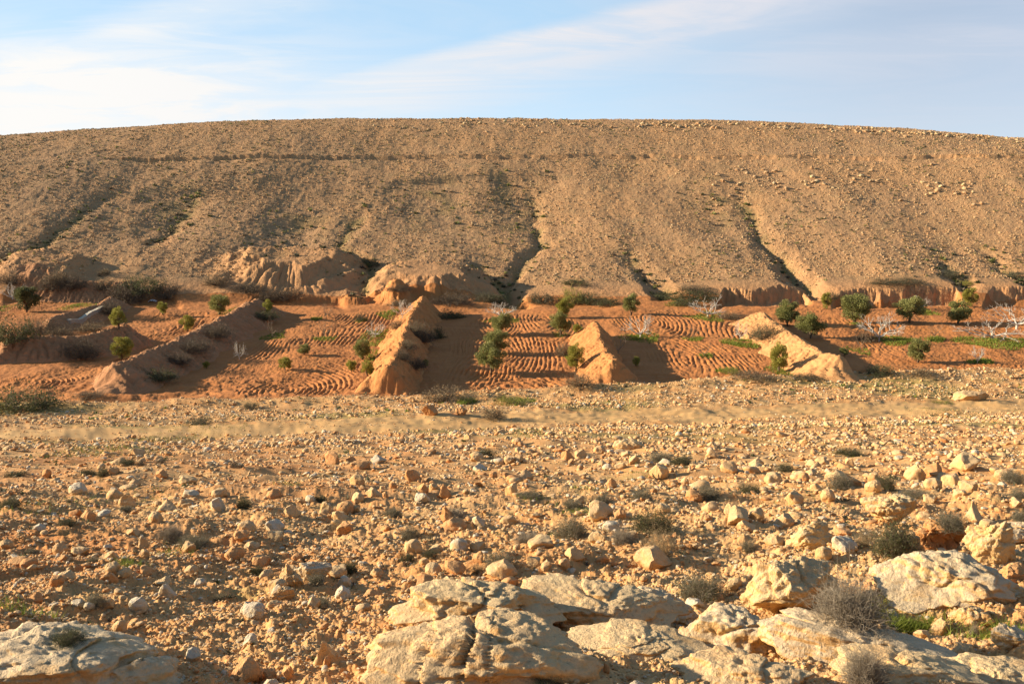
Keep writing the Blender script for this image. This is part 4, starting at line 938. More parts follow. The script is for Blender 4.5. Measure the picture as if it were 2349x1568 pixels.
PLANTS = [
    # ---- valley, left third
    ('darktree', 1, 182, 585, 178, 135, 'dark round olive tree at far left beside a small ploughed plot'),
    ('young', 1, 800, 698, 102, 112, 'yellow-green young olive at the left tip of the small furrowed plot'),
    ('young', 1, 825, 903, 138, 112, 'bright yellow-green young olive left of the long dark bank'),
    ('young', 1, 1095, 602, 72, 66, 'tiny green olive at the back edge of the small furrowed plot'),
    ('olive', 1, 1482, 600, 138, 106, 'round green olive at the far end of the long dark bank'),
    ('young', 1, 1268, 708, 110, 76, 'faint pale green olive inside the small furrowed plot'),
    ('olive', 1, 2050, 872, 84, 56, 'small dark green olive alone in the wide red plot'),
    ('young', 1, 1925, 978, 92, 70, 'wispy yellow-green sapling in the front of the wide red plot'),
    ('young', 1, 1810, 588, 74, 66, 'small green tree half in shade behind the long dark bank'),
    ('young', 1, 1392, 965, 48, 38, 'tiny green sprout at the shadow edge of the long dark bank'),
    ('fig', 1, 85, 500, 170, 110, 'white leafless fig standing behind the dark round olive at far left'),
    ('figbrown', 1, 2200, 622, 125, 100, 'grey leafless fig at the back of the wide red plot'),
    ('figbrown', 1, 2190, 755, 120, 120, 'thin grey sapling over a strip of grass in the wide red plot'),
    ('figbrown', 1, 1838, 755, 110, 140, 'brownish bare sapling over green grass right of the long dark bank'),
    ('fig', 1, 1615, 905, 105, 120, 'short white-limbed dead shrub beside the shadow of the long dark bank'),
    ('darkbush', 1, 110, 770, 290, 150, 'large dark thicket at the left edge above the crumbling terrace'),
    ('greybush', 1, 270, 735, 220, 110, 'greyish dry thicket at the right side of the large dark thicket'),
    ('greybush', 1, 70, 385, 190, 80, 'dark bush at the far left edge below the hillside'),
    ('drybush', 1, 375, 385, 170, 90, 'rounded brown bush on the rise behind the small far-left plot'),
    ('greybush', 1, 355, 430, 180, 90, 'dark grey bush below the rounded brown bush'),
    ('greybush', 1, 510, 420, 150, 90, 'grey-brown bush right of the two stacked bushes at far left'),
    ('drybush', 1, 705, 330, 80, 46, 'small pale dry bush on the slope above the dark thickets'),
    ('darkbush', 1, 960, 450, 250, 120, 'big dark green bush, topmost of the dark clump at left'),
    ('greybush', 1, 1130, 480, 190, 110, 'dark bush at the right end of the dark clump at left'),
    ('greybush', 1, 850, 520, 240, 130, 'wide grey bush at the front of the dark clump at left'),
    ('greybush', 1, 745, 590, 160, 90, 'dusky bush at the right end of the pale-topped stone wall'),
    ('drybush', 1, 700, 430, 130, 80, 'brown bush at the left end of the dark clump'),
    ('drybush', 1, 625, 715, 180, 70, 'brown dry bush on top of the crumbling terrace'),
    ('drybush', 1, 395, 745, 190, 64, 'whitish tangled dry bush at the top of the crumbling terrace'),
    ('greybush', 1, 550, 880, 230, 120, 'dark round bush growing against the face of the crumbling terrace'),
    ('darkbush', 1, 140, 1245, 430, 155, 'large dark green bush in the near left corner of the valley'),
    ('greenbush', 1, 20, 1250, 140, 70, 'bright green low bush at the foot of the near left dark bush'),
    ('drybush', 1, 1460, 400, 170, 75, 'dry bush on the bare rise left of the eroded mounds'),
    ('greybush', 1, 1680, 445, 240, 66, 'row of grey dry bushes below the left eroded mound'),
    ('greybush', 1, 1930, 495, 230, 85, 'grey bush behind the far end of the long dark bank'),
    ('greybush', 1, 1800, 510, 150, 70, 'smaller grey bush left of the grey bush at the bank end'),
    ('greybush', 1, 1465, 745, 190, 90, 'dark scrub high on the shaded side of the long dark bank'),
    ('greybush', 1, 1320, 850, 200, 90, 'dark scrub halfway along the shaded side of the long dark bank'),
    ('greybush', 1, 1205, 930, 180, 90, 'dark scrub low on the shaded side of the long dark bank'),
    ('darkbush', 1, 1070, 1045, 210, 80, 'dark scrub at the foot of the near end of the long dark bank'),
    ('darkbush', 1, 1790, 630, 170, 60, 'low dark green bush in the shade at the far end of the dark bank'),
    ('mixbush', 1, 1345, 1338, 165, 52, 'olive-grey low bush on the bare strip left of centre'),
    ('mixbush', 1, 1690, 1232, 120, 44, 'small green-grey bush at the near edge of the wide red plot'),
    ('drybush', 1, 600, 1155, 200, 40, 'low brown brush in front of the near end of the dark bank'),
    # ---- valley, middle
    ('olive', 2, 235, 905, 112, 112, 'olive tree beside the green strip left of the tall pointed bank'),
    ('young', 2, 160, 988, 74, 62, 'small yellow-green olive, left one of the pair below the pointed bank'),
    ('young', 2, 270, 1018, 92, 82, 'small yellow-green olive, right one of the pair below the pointed bank'),
    ('olive', 2, 1168, 745, 140, 122, 'olive tree, farthest of the three stacked in the middle plot'),
    ('olive', 2, 1140, 868, 165, 132, 'olive tree, middle one of the three stacked in the middle plot'),
    ('olive', 2, 1105, 1000, 190, 155, 'olive tree, nearest of the three stacked in the middle plot'),
    ('young', 2, 1600, 622, 118, 98, 'light green olive directly behind a darker one in the middle plot'),
    ('olive', 2, 1575, 748, 145, 134, 'dark olive tree in front of a lighter one in the middle plot'),
    ('young', 2, 1672, 980, 122, 140, 'yellow-green olive at the left foot of the bright orange bank'),
    ('olive', 2, 2046, 606, 118, 106, 'round olive alone behind the white bare fig, against the valley edge'),
    ('young', 2, 1680, 728, 54, 48, 'little bright green bush between the dark olive and the orange bank'),
    ('young', 2, 660, 958, 42, 44, 'small lime-green plant in the shade of the tall pointed bank'),
    ('young', 2, 2080, 948, 48, 48, 'small green plant in the shade of the bright orange bank'),
    ('fig', 2, 1175, 632, 220, 112, 'white spreading bare fig behind the three stacked olives'),
    ('fig', 2, 2110, 756, 230, 150, 'white bare fig on green grass right of the bright orange bank'),
    ('fig', 2, 505, 625, 140, 116, 'pale bare fig at the far foot of the tall pointed bank'),
    ('fig', 2, 322, 750, 165, 110, 'pale bare fig on the green strip left of the tall pointed bank'),
    ('figbrown', 2, 1960, 862, 140, 130, 'brown bare sapling in the shade right of the bright orange bank'),
    ('drybush', 2, 590, 735, 110, 90, 'pale dry bush on the crest of the tall pointed bank'),
    ('drybush', 2, 545, 830, 110, 70, 'dry bush on the crest of the pointed bank, second from its far end'),
    ('greybush', 2, 500, 900, 110, 70, 'grey dry tuft lower on the crest of the tall pointed bank'),
    ('greybush', 2, 640, 780, 170, 110, 'dark bush on the shaded face of the tall pointed bank, upper part'),
    ('greybush', 2, 590, 960, 150, 80, 'dark bush on the shaded face of the tall pointed bank, lower part'),
    ('drybush', 2, 470, 690, 110, 60, 'brown tuft on the lit face of the tall pointed bank'),
    ('drybush', 2, 800, 1185, 330, 100, 'wide pale brush in front of the shaded plot at the centre'),
    ('darkbush', 2, 935, 1195, 120, 44, 'dark green low plant at the right end of the wide pale brush'),
    ('mixbush', 2, 1165, 1170, 70, 56, 'single small green-grey bush at the near edge of the middle plot'),
    ('drybush', 2, 1700, 1082, 220, 90, 'pale dry brush at the left foot of the bright orange bank'),
    ('drybush', 2, 1120, 1300, 165, 100, 'pale yellow-brown bush beside the track at the centre'),
    ('greenbush', 2, 1255, 1200, 230, 44, 'low strip of green brush between middle plot and track'),
    ('greenbush', 2, 1655, 515, 140, 100, 'tall yellow-green bush on the valley edge behind the middle plot'),
    ('mixbush', 2, 1440, 520, 200, 70, 'grey-green scrub on the valley edge left of the tall yellow-green bush'),
    ('darkbush', 2, 1760, 525, 170, 80, 'dark scrub on the valley edge right of the tall yellow-green bush'),
    ('darkbush', 2, 1900, 545, 180, 60, 'dark low scrub on the valley edge left of the lone round olive'),
    ('mixbush', 2, 1060, 515, 140, 70, 'grey-green bush at the foot of the gully behind the white fig'),
    ('darkbush', 2, 1130, 520, 110, 60, 'dark bush in the gully mouth behind the white spreading fig'),
    ('greybush', 2, 860, 530, 260, 90, 'grey-brown brush behind the tall pointed bank'),
    ('darkbush', 2, 830, 625, 170, 60, 'dark green brush at the back corner of the middle plot'),
    ('darkbush', 2, 740, 760, 90, 80, 'dark bush at the foot of the shaded face of the pointed bank'),
    ('darkbush', 2, 285, 275, 130, 60, 'dark green bush in the notch between the two eroded mounds'),
    ('greybush', 2, 470, 440, 160, 40, 'brown brush along the base of the right eroded mound'),
    ('darkbush', 2, 1670, 400, 160, 44, 'low dark scrub at the foot of the central slope'),
    ('darkbush', 2, 2250, 500, 240, 50, 'dark scrub on the valley edge right of the lone round olive'),
    ('drybush', 2, 1590, 880, 100, 110, 'whitish speckled bush left of the yellow-green olive by the orange bank'),
    ('mixbush', 2, 215, 640, 80, 50, 'small grey-green bush at the back of the wide red plot'),
    ('drybush', 2, 470, 600 - 60, 120, 40, 'dry brush on the far end of the tall pointed bank'),
    # ---- valley, right third
    ('olive', 3, 758, 678, 166, 134, 'dark round olive, left one of the pair behind the rightmost bank'),
    ('olive', 3, 912, 762, 190, 138, 'dark round olive, right one of the pair behind the rightmost bank'),
    ('olive', 3, 1207, 658, 196, 156, 'broad olive tree touching the big white dead fig at right'),
    ('olive', 3, 1572, 656, 198, 130, 'broad olive tree between the big white fig and the small olive'),
    ('olive', 3, 1897, 664, 172, 124, 'rounded olive tree at right, left of the wide white figs'),
    ('young', 3, 1985, 548, 96, 92, 'small light green olive at the back of the right plot on a thin stem'),
    ('olive', 3, 1632, 925, 138, 132, 'olive tree alone in the front of the right plot'),
    ('young', 3, 692, 988, 130, 150, 'tall green bushy olive at the left foot of the rightmost bank'),
    ('young', 3, 1015, 562, 64, 80, 'faint green sapling under the earth cliff at right'),
    ('olive', 3, 1136, 882, 62, 46, 'low green sprout in the shade of the rightmost bank'),
    ('fig', 3, 215, 618, 215, 146, 'white bare fig on grass at the back of the furrowed plot'),
    ('fig', 3, 1370, 782, 320, 186, 'big white dead fig with upright limbs, in front of the broad olives'),
    ('fig', 3, 1635, 566, 160, 90, 'white bare fig partly behind the broad olive at right'),
    ('figwide', 3, 2135, 770, 440, 150, 'wide low white fig spreading over a long grass strip at right'),
    ('figwide', 3, 2300, 700, 380, 160, 'wide white fig at the right edge behind the low wide one'),
    ('fig', 3, 2035, 928, 140, 108, 'small white fig alone near the front of the right plot'),
    ('fig', 3, 435, 768, 130, 124, 'twisted white fig at the foot of the rightmost bank'),
    ('figbrown', 3, 2250, 550, 70, 66, 'small pale bare sapling at the back right of the valley'),
    ('figbrown', 3, 1745, 760, 110, 100, 'thin brown sapling on a patch of grass in the right plot'),
    ('figbrown', 3, 192, 885, 115, 105, 'brown bare sapling in the middle of the furrowed plot'),
    ('figbrown', 3, 115, 760, 110, 90, 'faint brown bare sapling at the left of the furrowed plot'),
    ('figbrown', 3, 1620, 490, 100, 90, 'brown bare sapling against the dark earth cliff at right'),
    ('figbrown', 3, 1245, 840, 90, 130, 'thin brown sapling below the big white dead fig'),
    ('mixbush', 3, 595, 762, 170, 116, 'round olive-brown bush on the left face of the rightmost bank'),
    ('drybush', 3, 540, 1032, 300, 56, 'low grey brush in front of the furrowed plot, left of the rightmost bank'),
    ('drybush', 3, 1660, 1010, 150, 56, 'low brown brush at the near edge of the right plot'),
    ('drybush', 3, 1275, 780, 150, 80, 'brown bush at the left foot of the big white dead fig'),
    ('drybush', 3, 380, 630, 160, 56, 'brown brush at the far foot of the rightmost bank'),
    ('mixbush', 3, 1400, 392, 200, 40, 'grey-green brush on top of the earth cliff at right'),
    ('mixbush', 3, 1570, 392, 180, 44, 'dry grass brush on top of the earth cliff, right of the grey-green one'),
    ('mixbush', 3, 1045, 500, 90, 64, 'round grey bush between the two earth cliffs'),
    ('darkbush', 3, 110, 500, 300, 70, 'dark scrub on the valley edge behind the furrowed plot'),
    ('darkbush', 3, 60, 540, 180, 50, 'green low scrub in front of the dark scrub behind the furrowed plot'),
    ('drybush', 3, 120, 440, 260, 44, 'pale dry brush above the dark scrub behind the furrowed plot'),
    ('mixbush', 3, 1850, 350, 120, 50, 'dry bush at the gully foot at far right'),
    ('mixbush', 3, 2290, 360, 150, 60, 'grey bush at the right edge on the valley rim'),
    ('mixbush', 3, 870, 1030, 190, 34, 'low green-grey strip in front of the rightmost bank'),
    ('greenbush', 3, 365, 995, 110, 44, 'low green bush at the near edge of the furrowed plot'),
    ('darkbush', 3, 1370, 1000, 190, 60, 'dark scrub in the shade right of the end of the rightmost bank'),
    ('greenbush', 3, 1965, 345 + 60, 90, 40, 'small yellow-green bush on the right valley rim'),
    # ---- foreground
    ('darktuft', 4, 1640, 385, 90, 76, 'dark low shrub right of the upright greyish stone'),
    ('darktuft', 4, 590, 165, 100, 46, 'dark shrub at left, just left of a matching one by an orange stone'),
    ('darktuft', 4, 695, 170, 84, 52, 'dark shrub touching the left side of an orange stone'),
    ('darktuft', 4, 450, 494, 105, 44, 'small dark cushion shrub alone on the left part of the slope'),
    ('darktuft', 4, 72, 376, 150, 58, 'dark shrub at the left edge beside a flat orange stone'),
    ('twigs', 4, 1150, 600, 190, 105, 'brown-grey twiggy shrub, left one of the pair left of centre'),
    ('twigleaf', 4, 1305, 655, 200, 105, 'dark grey twiggy shrub, right one of the pair left of centre'),
    ('twigleaf', 4, 645, 1030, 140, 86, 'green-grey shrub behind the three pale rounded stones'),
    ('darktuft', 4, 455, 1275, 220, 86, 'dark green shrub on the back edge of the bottom left outcrop'),
    ('darktuft', 4, 2150, 336, 90, 42, 'dark shrub beside a flat grey stone, left of centre'),
    ('twigleaf', 4, 845, 398, 100, 36, 'low green tuft at the foot of the pointed buff stone'),
    ('darktuft', 4, 1730, 815, 90, 46, 'dark tuft under the flat orange slab stone'),
    ('darktuft', 4, 105, 170, 130, 34, 'dark flat shrub near the left edge below the track'),
    ('twigleaf', 4, 2125, 890, 120, 70, 'dark twiggy shrub in front of the long grey-topped rock'),
    ('twigleaf', 4, 1480, 1000, 80, 50, 'small grey-green tuft among clods at lower left'),
    ('darktuft', 4, 860, 90, 110, 38, 'dark shrub below the green patch by the track, left of two others'),
    ('greybush', 4, 945, 100, 60, 46, 'brown round tuft below the green patch, middle one of three'),
    ('greybush', 4, 1080, 84, 80, 36, 'brown tuft below the green patch, rightmost of three'),
    ('twigleaf', 4, 620, 745, 80, 40, 'green tuft between two buff stones left of centre'),
    ('twigleaf', 4, 2160, 1040, 110, 60, 'thin green tuft above the isolated rounded grey stone'),
    ('greybush', 4, 1590, 110, 90, 40, 'brown tuft on the slope below the track, left of centre'),
    ('drytuft', 4, 2290, 520, 130, 56, 'straw-coloured tuft at the right of the grey-topped slab stone'),
    ('twigleaf', 4, 200, 690, 90, 40, 'grey-green tuft beside the rounded stone near the left edge'),
    ('twigleaf', 5, 560, 588, 125, 86, 'dark green shrub behind the big round buff stone'),
    ('twigleaf', 5, 1160, 778, 205, 118, 'grey-green spiky shrub above the big buff stone at centre'),
    ('twigleaf', 5, 1640, 590, 215, 150, 'large grey-green shrub alone right of centre'),
    ('darktuft', 5, 2190, 545, 280, 150, 'largest green shrub, at the back of the trio right of centre'),
    ('drytuft', 5, 2230, 705, 245, 165, 'straw-coloured dry shrub at the front of the trio right of centre'),
    ('twigs', 5, 1985, 612, 175, 100, 'grey leafless shrub at the left of the trio right of centre'),
    ('twigs', 5, 1345, 622, 190, 78, 'pale dead twiggy shrub between the round grey stone and the large shrub'),
    ('darktuft', 5, 530, 745, 95, 66, 'dark green tuft below the big round buff stone'),
    ('darktuft', 5, 690, 705, 100, 46, 'dark tuft right of the big round buff stone'),
    ('darktuft', 5, 145, 800, 120, 58, 'dark grey-green tuft at the left of the centre slope'),
    ('twigleaf', 5, 440, 440, 130, 60, 'grey-green tuft among buff stones left of centre, above the round stone'),
    ('twigs', 5, 850, 448, 140, 66, 'brownish twiggy shrub just above the large orange slab stone'),
    ('twigleaf', 5, 1645, 388, 135, 76, 'grey-green shrub on the slope left of the large pale stone'),
    ('darktuft', 5, 1470, 1580, 210, 74, 'dark shrub at the bottom edge on the cracked boulder'),
    ('twigleaf', 5, 2235, 75, 140, 70, 'blue-grey shrub below the crest of the stony slope, right of centre'),
    ('darktuft', 5, 1060, 36, 120, 50, 'dark shrub on the slope below the track near the centre'),
    ('twigleaf', 5, 2120, 330, 140, 76, 'green-grey shrub among buff stones right of centre'),
    ('twigleaf', 5, 1850, 338, 110, 46, 'low olive tuft left of the green-grey shrub right of centre'),
    ('drytuft', 5, 1010, 810, 110, 50, 'dry grass tuft under the orange upright stone near the centre'),
    ('twigleaf', 5, 1360, 310, 160, 40, 'green low growth beside the angular buff stone at centre'),
    ('twigs', 6, 1170, 1140, 480, 300, 'big grey dry twig bush between the two pale outcrops at lower right'),
    ('greenbush', 6, 1330, 1110, 280, 150, 'fresh green growth under the right side of the big grey bush'),
    ('twigs', 6, 1265, 1545, 300, 240, 'brown-grey dry twig bush at the bottom right below the long ledge'),
    ('twigleaf', 6, 190, 975, 300, 155, 'round grey-green bush left of the tall rugged outcrop'),
    ('darktuft', 6, 1480, 690, 270, 215, 'dark green bush between the big cream boulder and the hollowed boulder'),
    ('drytuft', 6, 1275, 630, 170, 96, 'straw-yellow tuft left of the dark green bush'),
    ('twigleaf', 6, 1115, 250, 185, 100, 'grey-green shrub in front of a buff stone, upper right slope'),
    ('darktuft', 6, 1410, 250, 130, 84, 'dark round shrub right of a bright buff stone, upper right slope'),
    ('twigleaf', 6, 1620, 315, 185, 66, 'wide grey-green shrub just above the big cream boulder'),
    ('twigleaf', 6, 1840, 508, 215, 116, 'wide grey shrub above the hollowed boulder'),
    ('twigleaf', 6, 220, 318, 170, 86, 'grey-green shrub at the left of the right-hand slope'),
    ('darktuft', 6, 500, 288, 140, 66, 'dark green shrub on the right-hand slope beside a round stone'),
    ('twigleaf', 6, 2270, 208, 165, 86, 'blue-grey shrub at the right edge beside a pale flat stone'),
    ('twigleaf', 6, 490, 660, 110, 66, 'thin grey tuft left of the pointed cream boulder'),
    ('darktuft', 6, 740, 136, 130, 48, 'dark shrub on the right-hand slope below the crest'),
    ('twigleaf', 6, 2310, 320, 120, 70, 'grey shrub at the right edge below the blue-grey one'),
    ('twigleaf', 6, 2320, 468, 110, 76, 'green shrub at the right edge above the pale flat-topped slab'),
    ('darktuft', 6, 1160, 30, 170, 50, 'green flat shrub on the crest, upper right'),
    ('darktuft', 6, 40, 90, 150, 60, 'dark shrub on the right-hand slope near its left border'),
    ('twigs', 6, 2010, 1240, 60, 100, 'thin upright dry stalks beside green grass at lower right'),
]
from collections import Counter
for i, (typ, c, x, y, w, h, lab) in enumerate(PLANTS): plant(typ, c, x, y, w, h, lab, i)

# ------------------------------------------------------------------ grass and ground cover (uncountable)
def grass(name, patches, n_per, hgt, mat, seed, label, width=.012, spread=1.0, lean=.45):
    rs = np.random.RandomState(seed); X, Y = [], []
    for (cx, cy, rx, ry, n) in patches:
        a = rs.rand(n) * 6.283; r = np.sqrt(rs.rand(n)) * (1 + .25 * np.sin(a * 3 + cx)); X.append(cx + rx * r * np.cos(a)); Y.append(cy + ry * r * np.sin(a))
    x, y = np.concatenate(X), np.concatenate(Y); k = perlin2(x * 2.2 / spread, y * 2.2 / spread, seed) > rs.uniform(-.8, .5, len(x)); x, y = x[k], y[k]; z = land(x, y); n = len(x)
    h = hgt * rs.uniform(.4, 1.3, n); a = rs.rand(n) * 6.283; w = width * rs.uniform(.6, 1.4, n); lx, ly = rs.randn(n) * lean * h, rs.randn(n) * lean * h
    V = np.stack([np.stack([x - np.cos(a) * w, y - np.sin(a) * w, z - .02], 1), np.stack([x + np.cos(a) * w, y + np.sin(a) * w, z - .02], 1), np.stack([x + lx, y + ly, z + h], 1)], 1).reshape(-1, 3)
    o = link(name, np_mesh(name, V, np.arange(n * 3).reshape(n, 3)), mat); return tag(o, label, 'grass', kind='stuff')
def patch(c, x, y, w, h, n):
    p = at(*fr(c, x, y), H=land); k = (.34 if c < 4 else .341) * p[1] / F; q_ = at(*fr(c, x, y + h / 2), H=land); return (p[0], p[1], w * k / 2, max(abs(p[1] - q_[1]), w * k * .2), n)
VG = [patch(*a) for a in [(1, 300, 465, 140, 30, 500), (1, 490, 460, 110, 26, 400), (1, 560, 545, 240, 60, 1300), (1, 1560, 585, 150, 50, 500), (1, 1850, 750, 150, 40, 700), (1, 2200, 765, 160, 30, 500), (1, 2130, 632, 70, 24, 250), (1, 30, 560, 110, 50, 300),
    (2, 410, 600, 130, 60, 900), (2, 335, 755, 210, 100, 1800), (2, 310, 880, 130, 80, 800), (2, 2120, 760, 260, 60, 1800), (2, 1690, 705, 70, 50, 300), (2, 1570, 740, 120, 30, 300), (2, 1180, 645, 260, 40, 700), (2, 1270, 1190, 260, 40, 900), (2, 930, 1190, 130, 40, 500), (2, 220, 640, 80, 30, 250), (2, 1640, 900, 70, 90, 400),
    (3, 205, 620, 250, 60, 1600), (3, 460, 790, 270, 70, 2200), (3, 2160, 785, 500, 90, 4200), (3, 1480, 782, 250, 56, 1700), (3, 1745, 768, 140, 40, 800), (3, 2050, 915, 190, 40, 800), (3, 1690, 590, 130, 40, 600), (3, 120, 765, 140, 30, 500), (3, 200, 880, 110, 30, 400), (3, 1245, 850, 130, 40, 400), (3, 350, 980, 140, 40, 500), (3, 700, 985, 160, 50, 600), (3, 30, 530, 200, 40, 600), (3, 1210, 665, 100, 20, 200)]]
grass('grass', VG, 0, .30, M_GRASS, 41, 'bright green grass growing round the trees in the ploughed plots', .05, 6.0, .5)
FG = [patch(*a) for a in [(2, 1360, 1395, 300, 50, 1600), (1, 1130, 1460, 560, 110, 3000), (1, 700, 1530, 700, 60, 1200), (3, 1850, 1285, 380, 40, 1200), (3, 1800, 1195, 160, 30, 300), (3, 2150, 1050, 120, 20, 250), (3, 2330, 1370, 120, 40, 400)]]
grass('meadow_grass', FG, 0, .16, leaf_mat('meadow_grass', (.13, .15, .035), (.27, .26, .075)), 43, 'thin green grass along the near side of the dirt track', .02, 8.0, .7)
NG = [patch(*a) for a in [(6, 1560, 1180, 260, 90, 900), (6, 1700, 1190, 120, 60, 300), (6, 1960, 1240, 320, 110, 1000), (6, 2260, 1230, 170, 80, 700), (6, 1640, 980, 260, 60, 350), (6, 1180, 25, 200, 40, 300), (4, 1960, 215, 260, 50, 350), (4, 860, 330, 700, 160, 900), (4, 200, 400, 500, 120, 600), (4, 850, 760, 260, 60, 250), (4, 1150, 705, 260, 50, 250), (4, 750, 60, 900, 90, 1200), (5, 1380, 310, 220, 50, 300), (5, 1740, 250, 260, 80, 350), (5, 1750, 400, 400, 90, 400), (4, 200, 1080, 420, 100, 350), (5, 2150, 150, 500, 90, 500), (6, 700, 300, 700, 160, 500)]]
grass('ground_cover', NG, 0, .07, M_GRASS, 47, 'sparse green blades sprouting between the foreground stones', .005, 1.2, .8)
# tiny dry sprigs between the stones
n = 9500; x, y, t = scatter(n, lambda t: kat(8, t) + 4); k = perlin2(x * .7, y * .6, 560) > RS.uniform(-.3, .7, len(x)); x, y = x[k], y[k]
def sprigs(name, x, y, r, mats, seed, label, cat, leaf=.35, nb=14, flat=.6):
    rs = np.random.RandomState(seed); n = len(x); z = land(x, y); X, Y, Z, Rr = [np.repeat(v, nb) for v in (x, y, z, r)]; m = n * nb
    d = rs.randn(m, 3); d[:, 2] = np.abs(d[:, 2]) * flat + .15; d /= np.linalg.norm(d, axis=1)[:, None]; L = Rr * rs.uniform(.5, 1.1, m)
    B = np.stack([X, Y, Z - .01], 1) + rs.randn(m, 3) * (Rr * .22)[:, None] * np.array([1, 1, 0]); T = B + d * L[:, None]; s = np.cross(d, rs.randn(m, 3)); s /= np.linalg.norm(s, axis=1)[:, None]; W = (Rr * leaf * .12)[:, None]
    V = np.stack([B - s * W * .4, B + s * W * .4, (B + T) / 2 + s * W, T, (B + T) / 2 - s * W], 1)
    V = V[:, [0, 1, 2, 3, 4]].reshape(-1, 3); i = np.arange(m)[:, None] * 5
    Fq = np.concatenate([i + np.array([[0, 1, 2, 4]]), i + np.array([[4, 2, 3, 3]])], 0)
    Fq = np.concatenate([(i + np.array([[0, 1, 2]])), (i + np.array([[0, 2, 4]])), (i + np.array([[4, 2, 3]]))], 0)
    me = np_mesh(name, V, Fq)
    for mt in mats: me.materials.append(mt)
    mi = np.tile(np.repeat(rs.randint(len(mats), size=n), nb), 3); me.polygons.foreach_set('material_index', mi.astype(np.int32)); me.update()
    o = bpy.data.objects.new(name, me); COL.objects.link(o); return tag(o, label, cat, kind='stuff')
sprigs('dry_sprigs', x, y, np.minimum(RS.uniform(2.0, 7, len(x)) * y / 1000, .25), (M_GREYLEAF, M_DRY, M_DRYDARK, M_DARKLEAF), 61, 'tiny dry sprigs and herbs scattered between the foreground stones', 'herbs', 1.0)
# scrub over the hillside and the strip beside the track
n = 11000; t = RS.uniform(-.56, .56, n); f = RS.rand(n); y0 = kat(I_TOE, t) + 3; y = y0 + f * (kat(I_SKY, t) + 1 - y0); x = t * y
k = perlin2(x / 12, y / 25, 570) + .4 * perlin2(x / 3, y / 5, 571) + .15 * (t < 0) > RS.uniform(-.2, .9, n); x, y = x[k], y[k]
sprigs('hillside_scrub', x, y, RS.uniform(.15, .48, len(x)), (M_DARKLEAF, M_GREYLEAF, M_OLIVE, M_DRYDARK), 62, 'low scattered scrub growing over the far hillside', 'scrub', 1.5, 16, .8)
gx, gy = [], []
for kind, w, dep, pts in GULLIES:
    P = np.array(pts); m = 34 if kind == 'v' else 22; s = RS.rand(m) * (len(P) - 1); i = np.minimum(s.astype(int), len(P) - 2); q_ = P[i] + (P[i + 1] - P[i]) * (s - i)[:, None] + RS.randn(m, 2) * (1.2 if kind == 'v' else 4.0); gx.append(q_[:, 0]); gy.append(q_[:, 1])
x, y = np.concatenate(gx), np.concatenate(gy)
sprigs('gully_scrub', x, y, RS.uniform(.3, .8, len(x)), (M_DARKLEAF, M_DRYDARK, M_GREYLEAF, M_OLIVE), 63, 'green scrub lining the gullies of the far hillside', 'scrub', 1.8, 22, .8)
n = 900; t = RS.uniform(-.56, .56, n); y = kat(I_TF, t) + 1 + RS.rand(n) * (kat(I_FN, t) - kat(I_TF, t)); x = t * y; k = perlin2(x / 8, y / 5, 580) > RS.uniform(-.1, .8, n); x, y = x[k], y[k]
sprigs('trackside_herbs', x, y, RS.uniform(.12, .4, len(x)), (M_DARKLEAF, M_GREYLEAF, M_DRY, M_GRASS), 64, 'low herbs dotted over the bare strip beside the track', 'herbs', 1.5, 14, .7)
